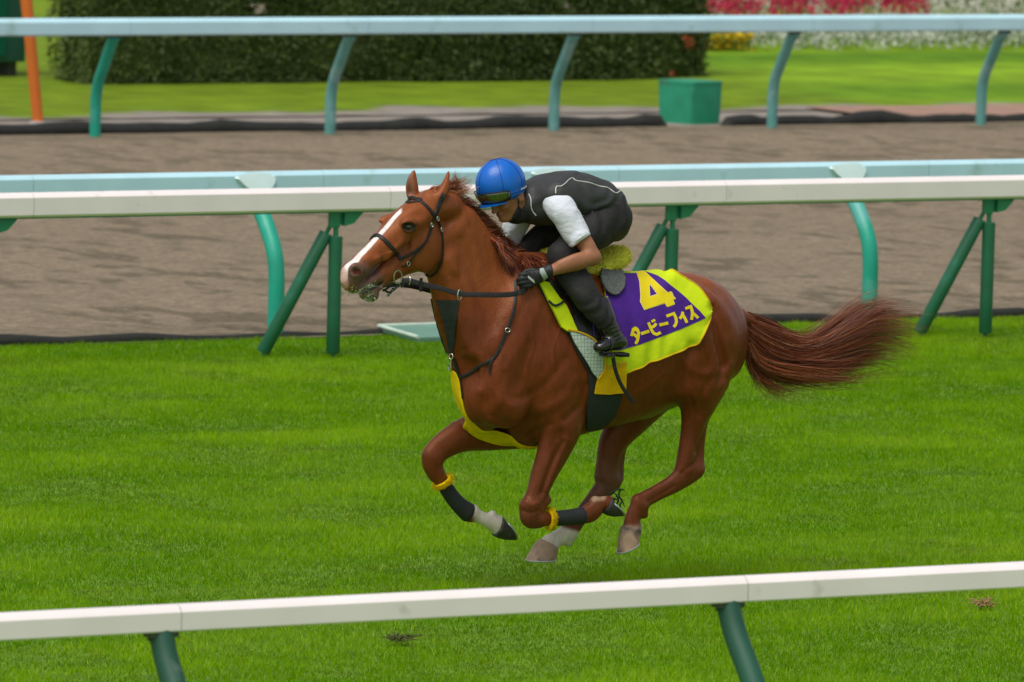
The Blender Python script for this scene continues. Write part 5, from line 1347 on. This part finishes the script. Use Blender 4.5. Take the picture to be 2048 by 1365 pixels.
# ------------------------------------------------------------------ the rider
jk = empty('person', HO + [0, 0, 0], 'rider in blue helmet, grey vest and white sleeves, crouched low over the horse neck', 'person')
m_skin = mat('skin', (0.36, 0.165, 0.090), 0.5, spec=.4, var=0.08, vscale=30, bump=.1, bscale=200, sss=.12, attr='Col')
m_vest = mat('grey_vest', (0.037, 0.038, 0.036), 0.55, spec=.35, var=0.10, vscale=12, bump=.25, bscale=60)
m_trous = mat('charcoal_trousers', (0.022, 0.021, 0.020), 0.7, spec=.25, var=0.14, vscale=12, bump=.3, bscale=50)
m_shirt = mat('white_shirt', (0.70, 0.72, 0.79), 0.8, spec=.2, var=0.03, bump=.35, bscale=12, bdist=.03, stretch=(1, 1, 2.2))
m_blue = mat('blue_cap', (0.001, 0.125, 0.55), 0.34, spec=.5, var=0.08, vscale=14, bump=.12, bscale=60)
m_bluedark = mat('cap_seam', (0.003, 0.03, 0.22), 0.5)
m_lens = mat('goggle_lens', (0.035, 0.055, 0.012), 0.06, spec=1.0, coat=1.0, var=.5, vscale=12, dark=((.02, .004, .006), 14, .5))
m_gaiter = mat('black_gaiter', (0.012, 0.013, 0.013), 0.75, var=.2, bump=.3, bscale=60)
m_glove = mat('black_glove', (0.013, 0.013, 0.014), 0.6, var=.2, vscale=30, bump=.3, bscale=120)
m_jboot = mat('rider_boot', (0.010, 0.010, 0.011), 0.22, spec=.6, var=.2, vscale=15, bump=.15, bscale=40, coat=.3)
m_pipe = mat('reflective_piping', (0.62, 0.62, 0.60), 0.4)
m_strip = mat('grey_strip', (0.30, 0.35, 0.33), 0.5)
m_hairb = mat('black_hair', (0.01, 0.009, 0.008), 0.5)

# head frame: C skull centre, f forward(face), d down(chin), l left
JC = H(1014, 385, 0.0)
def unit(v): return v / np.linalg.norm(v)
_f = H(1014 - 86, 385 + 50, 0) - JC; Jf = unit(_f); Jl = np.array([0, 1.0, 0]); Jd = np.cross(Jl, Jf); Jd = Jd if Jd[2] < 0 else -Jd
_y = math.radians(6); Jf2 = Jf * math.cos(_y) + Jl * math.sin(_y); Jl = Jl * math.cos(_y) - Jf * math.sin(_y); Jf = Jf2
def J(f, d, l=0.0): return JC + Jf * f + Jd * d + Jl * l
def jst(*rows): return np.array([[*J(r[0], r[1], r[2]), r[3], r[4]] for r in rows])
JA = [Jf, Jl, Jd]
# body skeleton (image px, w, radius px, lateral radius m)
TORSO = [(1062, 408, 0, 34, .10), (1092, 404, 0, 42, .155), (1130, 400, 0, 47, .170), (1172, 405, 0, 46, .155), (1204, 420, 0, 46, .145), (1214, 436, 0, 42, .155)]
NARM = [(1122, 412, .175, 22, .052), (1150, 455, .215, 19, .047), (1176, 496, .270, 16.5, .042), (1184, 514, .290, 15.5, .040)]
NFORE = [(1184, 514, .290, 15, .038), (1160, 524, .285, 16, .040), (1128, 533, .27, 14, .035), (1098, 543, .240, 10.5, .029), (1084, 548, .225, 10, .030)]
FARM = [(1052, 412, -.175, 22, .052), (1032, 450, -.20, 19, .047), (1022, 485, -.225, 17, .042), (1024, 506, -.23, 15, .04)]
FFORE = [(1024, 506, -.23, 15, .038), (1022, 522, -.235, 14, .036), (1024, 540, -.23, 11, .03), (1034, 550, -.22, 10, .03)]
NTHIGH = [(1218, 440, .095, 40, .085), (1180, 466, .145, 38, .080), (1146, 494, .165, 31, .062), (1122, 514, .17, 26, .052)]
NCALF = [(1122, 516, .17, 26, .052), (1148, 556, .23, 27, .054), (1178, 600, .30, 23, .048), (1208, 640, .33, 17, .040), (1226, 670, .34, 15, .036)]
FTHIGH = [(1190, 432, -.095, 40, .085), (1130, 455, -.15, 38, .08), (1085, 480, -.165, 31, .062), (1062, 500, -.17, 26, .052)]
FCALF = [(1062, 502, -.17, 26, .052), (1085, 545, -.23, 26, .054), (1112, 590, -.30, 22, .048), (1136, 630, -.33, 16, .038), (1152, 660, -.34, 15, .036)]
def scale(rows, k): return [(a, b, c, r * k, w * k) for a, b, c, r, w in rows]
def grow(rows, d): return [(a, b, c, r + d * PXM, w + d) for a, b, c, r, w in rows]
JBOX = ((-.75, -.40, .95), (.75, .42, 2.20))
def jfield(h, lo=JBOX[0], hi=JBOX[1]): return Field(lo, hi, h)

# bare body (head, neck, trunk, limbs in one skin)
BF = jfield(.0065)
BF.ell(J(-.005, -.030), (.098, .078, .105), k=.0, ax=JA)
BF.ell(J(.028, .035), (.070, .066, .085), k=.03, ax=JA)
BF.chain(jst((-.01, .06, .052, .022, .02), (.03, .095, .040, .020, .018), (.072, .112, .018, .018, .016)), k=.02)      # jaw, near
BF.chain(jst((-.01, .06, -.052, .022, .02), (.03, .095, -.040, .020, .018), (.072, .112, -.018, .018, .016)), k=.02)
BF.ell(J(.078, .108), (.022, .024, .018), k=.012, ax=JA)                                                            # chin
BF.chain(jst((.092, .010, 0, .010, .009), (.104, .030, 0, .010, .011), (.116, .050, 0, .011, .014)), k=.012)           # nose
for s in (1, -1):
    BF.ell(J(.106, .052, .013 * s), (.010, .008, .008), k=.008, ax=JA)
    BF.ell(J(.088, .014, .032 * s), (.014, .020, .011), k=.014, op='-', ax=JA)
    BF.ell(J(.083, .001, .032 * s), (.018, .028, .008), k=.012, ax=JA)
    BF.ell(J(.070, .040, .042 * s), (.022, .022, .018), k=.015, ax=JA)                                               # cheekbone
    BF.ell(J(-.012, .024, .080 * s), (.024, .011, .036), k=.008, ax=JA)                                              # ear
    BF.ell(J(-.008, .020, .091 * s), (.012, .006, .020), k=.004, op='-', ax=JA)
BF.ell(J(.093, .074), (.012, .024, .006), k=.006, ax=JA); BF.ell(J(.092, .086), (.012, .021, .007), k=.006, ax=JA)     # lips
BF.ell(J(.106, .0795), (.010, .026, .0022), k=.003, op='-', ax=JA)
BF.chain(st((1022, 408, 0, 24, .055), (1045, 414, 0, 25, .058), (1070, 410, 0, 28, .08)), k=.03)
BF.chain(st(*scale(TORSO, .9)), k=.04)
for c in (NARM, NFORE, FARM, FFORE): BF.chain(st(*c), k=.02)
for c in (NTHIGH, NCALF, FTHIGH, FCALF): BF.chain(st(*scale(c, .88)), k=.03)
BF.ell(H(1188, 516, .29), (.035, .03, .032), k=.02)                                                                # elbow
BF.chain(st((1176, 512, .295, 9, .02), (1150, 520, .295, 12, .022), (1120, 530, .275, 8, .015)), k=.02)
def hand_bones(sx):
    """closed fist round a rein, thumb on top; sx +1 near, -1 far. rows of local stations"""
    if sx > 0: g = lambda x, y, w: (x, y, w + .11)
    else: g = lambda x, y, w: (x - 46, y - 5, -w - .11)
    palm = [(1086, 548, .115), (1074, 554, .105), (1062, 558, .10), (1052, 561, .095)]
    P = st(*[(*g(*p), r, w) for p, r, w in zip(palm, (10, 14, 16, 14), (.022, .020, .018, .016))])
    fs = []
    for (kx, ky), L in zip(((1048, 549), (1045, 557), (1046, 565), (1050, 572)), (.95, 1.05, 1.0, .85)):
        fs.append(st(*[(*g(*p), 4.0, .0095) for p in ((kx + 8, ky, .105), (kx - 1, ky + .5, .10), (kx - 8 * L, ky + 3, .080), (kx - 5 * L, ky + 4, .055), (kx + 5, ky + 3, .045), (kx + 11, ky + 1, .060))]))
    th = st(*[(*g(*p), r, .010) for p, r in (((1080, 546, .100), 5.5), ((1067, 542, .080), 5), ((1054, 543, .062), 4.4), ((1046, 549, .055), 3.8))])
    return P, fs, th
for sx in (1, -1):
    P, fs, th = hand_bones(sx); BF.chain(P, k=.012)
    for q in fs: BF.chain(q, k=.004)
    BF.chain(th, k=.006)
V, Fc = BF.mesh(1); jn = vnormals(V, Fc)
rel = V - JC; ff, dd, ll = rel @ Jf, rel @ Jd, rel @ Jl
c = np.tile(np.array([0.33, 0.135, 0.065]), (len(V), 1)); c *= (.88 + .24 * fbm(V[:, 0] * 20, V[:, 2] * 20, 8, 3, V[:, 1] * 20))[:, None]
hd_ = (np.abs(rel) < .2).all(1)
c = blend(c, (0.02, .014, .01), smst(-np.hypot((dd + .002) * 1.6, np.abs(np.abs(ll) - .034) * .6), -.016, -.009) * (ff > .06) * hd_)          # brows
c = blend(c, (0.25, .075, .06), smst(-np.hypot((dd - .080) * 1.2, ll * .5), -.014, -.009) * (ff > .07) * hd_)
c = blend(c, (0.015, .012, .01), smst(dd * -1, -.012, .006) * smst(-ff, -.05, .0) * hd_)
put('body', npmesh('body', toW(V), Fc, True, c), m_skin, jk)
m_jeye = mat('person_eye', (.03, .02, .015), .1, spec=.8)
for s in (1, -1):
    mb = MB(); P = [toW(J(.0835, .014, (.032 + q) * s)) for q in (-.011, -.004, .004, .011)]; mb.tube(P, [.002, .0048, .0048, .002], 8); mb.build('eye', m_jeye, jk)

def shell(name, fld, m, parent, smooth=1): V, Fc = fld.mesh(smooth); return put(name, npmesh(name, toW(V), Fc), m, parent), V, Fc
def folds(dirv, amp, freq, seed):
    d1 = unit(np.array(dirv, float))
    def f(x, y, z):
        t = (x * d1[0] + y * d1[1] + z * d1[2]); wv = fbm(x * 6, z * 6, seed, 2, y * 6) * 3.0
        return -amp * (np.sin((t * freq + wv) * 6.28) * .5 + (fbm(x * 14, z * 14, seed + 3, 2, y * 14) - .5) * 1.1)
    return f

# trousers
TF = jfield(.0065)
TF.chain(st(*grow(TORSO[4:], .010)), k=0.02)
TF.chain(st(*grow(NTHIGH, .008)), k=.04); TF.chain(st(*grow(NCALF[:4], .012)), k=.03); TF.chain(st(*grow(FTHIGH, .008)), k=.04); TF.chain(st(*grow(FCALF[:4], .012)), k=.03)
TF.ell(H(1218, 432, .06), (.075, .08, .11), k=.05); TF.ell(H(1212, 432, -.06), (.075, .08, .11), k=.05)
TF.warp(folds((1, .3, .7), .006, 11, 3))
shell('trousers', TF, m_trous, jk)

# vest
VF = jfield(.006)
VF.chain(st(*grow(TORSO, .013)), k=0)
VF.ell(H(1118, 392, .13), (.09, .075, .075), k=.04); VF.ell(H(1070, 392, -.13), (.09, .075, .075), k=.04)
VF.chain(st((1075, 392, 0, 34, .13), (1110, 380, 0, 34, .16), (1150, 378, 0, 34, .15)), k=.03)
VF.ell(H(1182, 392, 0), (.12, .16, .085), k=.05)
# hem at the waist, falling from the small of the back to the belly
hemc = H(1226, 410, 0); hemn = H(1262, 425, 0) - H(1226, 410, 0); VF.half(hemc, hemn, k=.01)
VF.warp(folds((.6, .2, 1), .007, 8, 13))
# arm openings
VF.chain(st((1126, 424, .20, 25, .05), (1140, 450, .26, 34, .09), (1160, 482, .34, 36, .10)), k=.006, op='-')
VF.chain(st((1048, 424, -.20, 25, .05), (1034, 450, -.26, 34, .09), (1010, 482, -.33, 36, .10)), k=.006, op='-')
vest, VV, VFc = shell('vest', VF, m_vest, jk)
vb = bvh_of(VV, VFc)
def pipe(pts, name='piping', r=.0028):
    P = [hit(vb, 900 + x / 4.265, 300 + y / 4.265) for x, y in crom(np.array(pts, float), 5)]; mb = MB(); Q = np.array([toW(p + n * .0015) for p, n in P])
    Q[1:-1] = (Q[:-2] + 2 * Q[1:-1] + Q[2:]) / 4; mb.tube(Q, r, 6); return mb.build(name, m_pipe, vest)
pipe([(902, 372), (902, 335), (912, 312), (945, 312), (985, 285), (1015, 255), (1045, 242), (1078, 265), (1180, 280), (1240, 300), (1290, 315), (1340, 322), (1375, 345), (1415, 370), (1450, 352)])
pipe([(672, 378), (690, 420), (692, 480), (705, 525), (735, 560)])
pipe([(1140, 560), (1165, 574), (1190, 550), (1215, 526)])
pipe([(1265, 520), (1290, 548), (1312, 574)])

# shirt sleeves (one shirt: yoke under the vest and both sleeves)
SF = jfield(.006)
SF.chain(st(*scale(TORSO[:3], .97)), k=0)
SF.chain(st((1112, 402, .14, 28, .062), (1122, 418, .178, 30, .066), (1142, 450, .212, 28, .064), (1160, 480, .250, 25, .058), (1167, 492, .264, 24, .056)), k=.03)
SF.chain(st((1062, 402, -.14, 28, .062), (1046, 425, -.178, 28, .064), (1030, 455, -.205, 25, .060), (1022, 482, -.222, 23, .054), (1022, 492, -.226, 22, .052)), k=.03)
# cuffs: cut across each arm, then hollow the end
a = H(1160, 480, .250); b = H(1184, 514, .290); ax_ = unit(b - a)
cut = H(1161, 482, .252)
X, Y, Z = SF.grids([0, 0, 0], SF.n)
d = ((X - cut[0]) * ax_[0] + (Y - cut[1]) * ax_[1] + (Z - cut[2]) * ax_[2]); near_ = (Y > .05)
SF.D[:] = np.where(near_ & (d > -.12), np.maximum(SF.D, d), SF.D)
cut2 = H(1022, 488, -.225); ax2 = unit(H(1024, 506, -.23) - H(1032, 450, -.20)); d2 = ((X - cut2[0]) * ax2[0] + (Y - cut2[1]) * ax2[1] + (Z - cut2[2]) * ax2[2])
SF.D[:] = np.where((Y < -.05) & (d2 > -.12), np.maximum(SF.D, d2), SF.D)
SF.warp(folds(ax_ * 1.0 + np.array([.3, .4, .2]), .0055, 12, 23))
sh, SV, SFc = shell('shirt', SF, m_shirt, jk)
sb = bvh_of(SV, SFc)
def loop(c, axis, r1, r2, up):
    axis = unit(axis); u = unit(np.cross(axis, up)); v = np.cross(axis, u); return [toW(c + u * r1 * math.cos(t) + v * r2 * math.sin(t)) for t in np.linspace(0, 2 * math.pi, 33)]
mb = MB(); mb.tube(loop(cut - ax_ * .012, ax_, .0605, .0605, (0, 1, 0)), .003, 6); mb.build('cuff_seam', m_shirt, sh)

# gaiter and collar
GF = Field(H(1100, 480, -.2) - .02, H(980, 340, .2) + .05, .006)
GF.chain(st((1020, 436, 0, 9, .035), (1032, 430, 0, 18, .058), (1042, 420, 0, 27, .070), (1056, 410, 0, 36, .085), (1074, 406, 0, 44, .105)), k=0)
GF.chain(st((1036, 398, .05, 5, .012), (1034, 418, .058, 6, .014), (1028, 436, .045, 6, .014)), k=.015)
GF.half(H(1085, 405, 0), (-1, 0, 0.1), k=0)
GF.warp(folds((1, 0, .2), .004, 10, 33))
shell('neck_gaiter', GF, m_gaiter, jk)

# helmet, its own frame: KF forward, KD down
KF = unit(Jf * .98 - Jd * .2); KD = unit(Jd * .98 + Jf * .2); KL = Jl
h0 = H(1001, 367, 0)
def K(f, d, l=0.0): return h0 + KF * f + KD * d + KL * l
CF = Field(h0 - .24, h0 + .24, .005)
CF.ell(h0, (.133, .111, .124), k=0, ax=[KF, KL, KD])
CF.half(K(0, .082), unit(KD + KF * .06), k=.012)
cap_, CV, CFc = shell('helmet', CF, m_blue, jk, 2)
cb_ = bvh_of(CV, CFc)
def onhelm(f, d, l, off=.002):
    v = unit(KF * f + KD * d + KL * l); r = cb_.ray_cast(Vector(h0 + v * .3), Vector(-v), 1); return toW(np.array(r[0]) + v * off)
for a in (0, 60, 120):
    mb = MB(); pts = [onhelm(math.cos(math.radians(a)) * math.cos(t), -math.sin(t), math.sin(math.radians(a)) * math.cos(t), .0006) for t in np.linspace(-.25, math.pi + .25, 34)]
    mb.tube(pts, .0018, 6); mb.build('seam', m_bluedark, cap_)
mb = MB(); mb.tube([onhelm(math.cos(t), .60, math.sin(t), -.002) for t in np.linspace(0, 2 * math.pi, 48)], .0060, 8); mb.build('rim', m_blue, cap_)
mb = MB(); n = 17; V = []
for i in range(n):
    t = math.radians(-66 + 132 * i / (n - 1)); base = K(0, .074) + KF * .112 * math.cos(t) + KL * .092 * math.sin(t)
    out = base + (KF * math.cos(t) + KL * math.sin(t) * .4) * .034 * math.cos(t * .95) + KD * .006
    V += [toW(base), toW(out), toW(out + KD * .006), toW(base + KD * .008)]
F = [(i * 4 + j, i * 4 + (j + 1) % 4, i * 4 + 4 + (j + 1) % 4, i * 4 + 4 + j) for i in range(n - 1) for j in range(4)] + [(0, 1, 2, 3), tuple(range(4 * n - 4, 4 * n))[::-1]]
mb.add(V, F); mb.build('peak', m_blue, cap_)
mb = MB(); V = []; n = 25
for i in range(n):
    s_ = i / (n - 1) * 2 - 1; t = math.radians(76 * s_); hh = .032 * (1 - .30 * s_ ** 4) * (1 - .30 * math.exp(-(s_ / .13) ** 2))
    e_ = unit(KF * math.cos(t) + KL * math.sin(t))
    for q in (-1, -.5, 0, .5, 1):
        dd_ = .047 + hh * q; kk = math.sqrt(max(.1, 1 - (dd_ / .127) ** 2)); V.append(toW(h0 + (KF * .137 * math.cos(t) + KL * .113 * math.sin(t)) * kk + KD * dd_ + e_ * (.010 + .003 * (1 - q * q))))
F = [(i * 5 + j, i * 5 + j + 1, i * 5 + 6 + j, i * 5 + 5 + j) for i in range(n - 1) for j in range(4)]
mb.add(V, F); gog = mb.build('goggles', m_lens, cap_)
sol = gog.modifiers.new('thickness', 'SOLIDIFY'); sol.thickness = .003
for k in (0, 4):
    mb = MB(); mb.tube([np.array(V[i * 5 + k]) for i in range(n)], .0024, 6); mb.build('goggle_frame', m_gaiter, gog)
def hband(t0, t1, d, off, hw, m, name, dd=0):
    PN = []
    for t in np.radians(np.linspace(t0, t1, 30)):
        w = toL(onhelm(math.cos(t), d, math.sin(t), off)); PN.append((w, unit(w - h0)))
    return band(PN, hw, .0016, m, name, cap_)
hband(74, 286, .42, .002, .0085, m_blue, 'goggle_strap')
hband(112, 150, .36, .005, .0042, m_pipe, 'strap_strip')
# chin strap
mb = MB(); P = crom(np.array([J(.0, .0, .082), J(.01, .05, .080), J(.03, .10, .055), J(.045, .125, .0), J(.03, .10, -.055), J(.01, .05, -.08), J(0, 0, -.082)]), 6); mb.tube([toW(p) for p in P], .0035, 6); mb.build('chin_strap', m_gaiter, cap_)

# gloves over the fists, wrist strap
for sx in (1, -1):
    P, fs, th = hand_bones(sx); GF = Field(P[:, :3].min(0) - .09, P[:, :3].max(0) + .09, .0035)
    g_ = lambda q: q + np.array([0, 0, 0, .0022, .0022])
    GF.chain(g_(P), k=0)
    for q in fs: GF.chain(g_(q), k=.003)
    GF.chain(g_(th), k=.004)
    wr = st((1100, 541, .243, 12, .032), (1084, 548, .226, 13, .030)) if sx > 0 else st((1028, 548, -.225, 12, .030), (1040, 545, -.225, 12.5, .029))
    GF.chain(wr, k=.008); gl, gv, gf = shell('glove', GF, m_glove, jk)
    if sx > 0:
        gb_ = bvh_of(gv, gf)
        drape('glove_patch', [(1080, 538), (1087, 537), (1095, 552), (1094, 559), (1087, 559), (1080, 546)], gb_, .001, .003, m_strip, gl, step=3)
        for k in range(4):
            x = 1055 + k * 3.2; y = 553 + k * 2.6
            drape('glove_print', [(x, y), (x + 2.2, y - 1.6), (x + 5.0, y + 4.6), (x + 2.8, y + 6.0)], gb_, .001, .0012, m_pipe, gl, step=2)

# boots, stirrups
m_iron = mat('stirrup_iron', (.05, .05, .05), .4, metal=.6)
for sx, dx, dy in ((1, 0, 0), (-1, -75, -12)):
    q = lambda x, y, w: (x + dx, y + dy, w * sx)
    BF_ = Field(H(*q(1262, 725, .36)) - np.array([.03, .15, .03]), H(*q(1165, 580, .30)) + np.array([.03, .15, .03]), .005)
    R = lambda *rows: st(*[(*q(a, b, c), r, w) for a, b, c, r, w in rows])
    BF_.chain(R((1200, 612, .315, 23, .050), (1213, 640, .332, 20, .044), (1226, 668, .34, 17.5, .040), (1232, 682, .34, 18, .038)), k=0)
    BF_.chain(R((1243, 685, .338, 12, .032), (1230, 683, .34, 17, .035), (1215, 688, .344, 15, .038), (1203, 693, .348, 12, .038), (1197, 695, .350, 10, .034)), k=.014)
    BF_.half(H(*q(1220, 705.5, .34)), unit(np.array([0.02, 0, -1.0]) + 0 * Jf), k=.006)
    if 1:
        zc0, zc1 = H(*q(1228, 682, .34))[2], H(*q(1215, 632, .33))[2]
        def wr_(x, y, z):
            d_ = z + .25 * x + .012 * np.sin(y * 60); w_ = np.sin(6.28 * (d_ * 30 + 1.5 * fbm(x * 8, z * 8, 5, 2, y * 8)))
            return (.0050 * np.abs(w_) ** .6 - .003) * np.clip((z - zc0 + .01) / .03, 0, 1) * np.clip((zc1 - z + .01) / .03, 0, 1)
        BF_.warp(wr_)
    bo, _, _ = shell('boot', BF_, m_jboot, jk)
    mb = MB(); P = [toW(H(*q(x, y, w))) for x, y, w in ((1198, 704, .345), (1215, 706, .345), (1232, 708, .342), (1247, 709, .338), (1249, 700, .338))]
    mb.sweep(P[:4], rrect(.038, .005, .003, 2)); mb.box(toW(H(*q(1243, 709.5, .338))), HB.T, (.028, .034, .010), .004); mb.build('sole', m_gaiter, bo)
    # stirrup iron hangs on the saddle
    mb = MB(); c_ = H(*q(1214, 708, .342)); pts = []
    for t in np.linspace(-40, 220, 26): pts.append(toW(c_ + np.array([0, math.cos(math.radians(t)) * .046, math.sin(math.radians(t)) * .060 + .038])))
    mb.tube(pts, .0028, 8); mb.box(toW(c_ + [0, 0, -.006]), HB.T, (.022, .044, .007), .004)
    ir = mb.build('stirrup_iron', m_iron, sad)
    band([(p, np.array([.2, 1 * sx, .1])) for p in crom(np.array([H(*q(1150, 575, .24)), H(*q(1180, 625, .275)), H(*q(1208, 672, .295)), H(*q(1222, 695, .30))]), 5)], .010, .003, m_leather, 'stirrup_leather', sad)
    if sx > 0:
        drape_poly = [(1206, 706), (1247, 706), (1246, 722), (1226, 728), (1207, 724)]
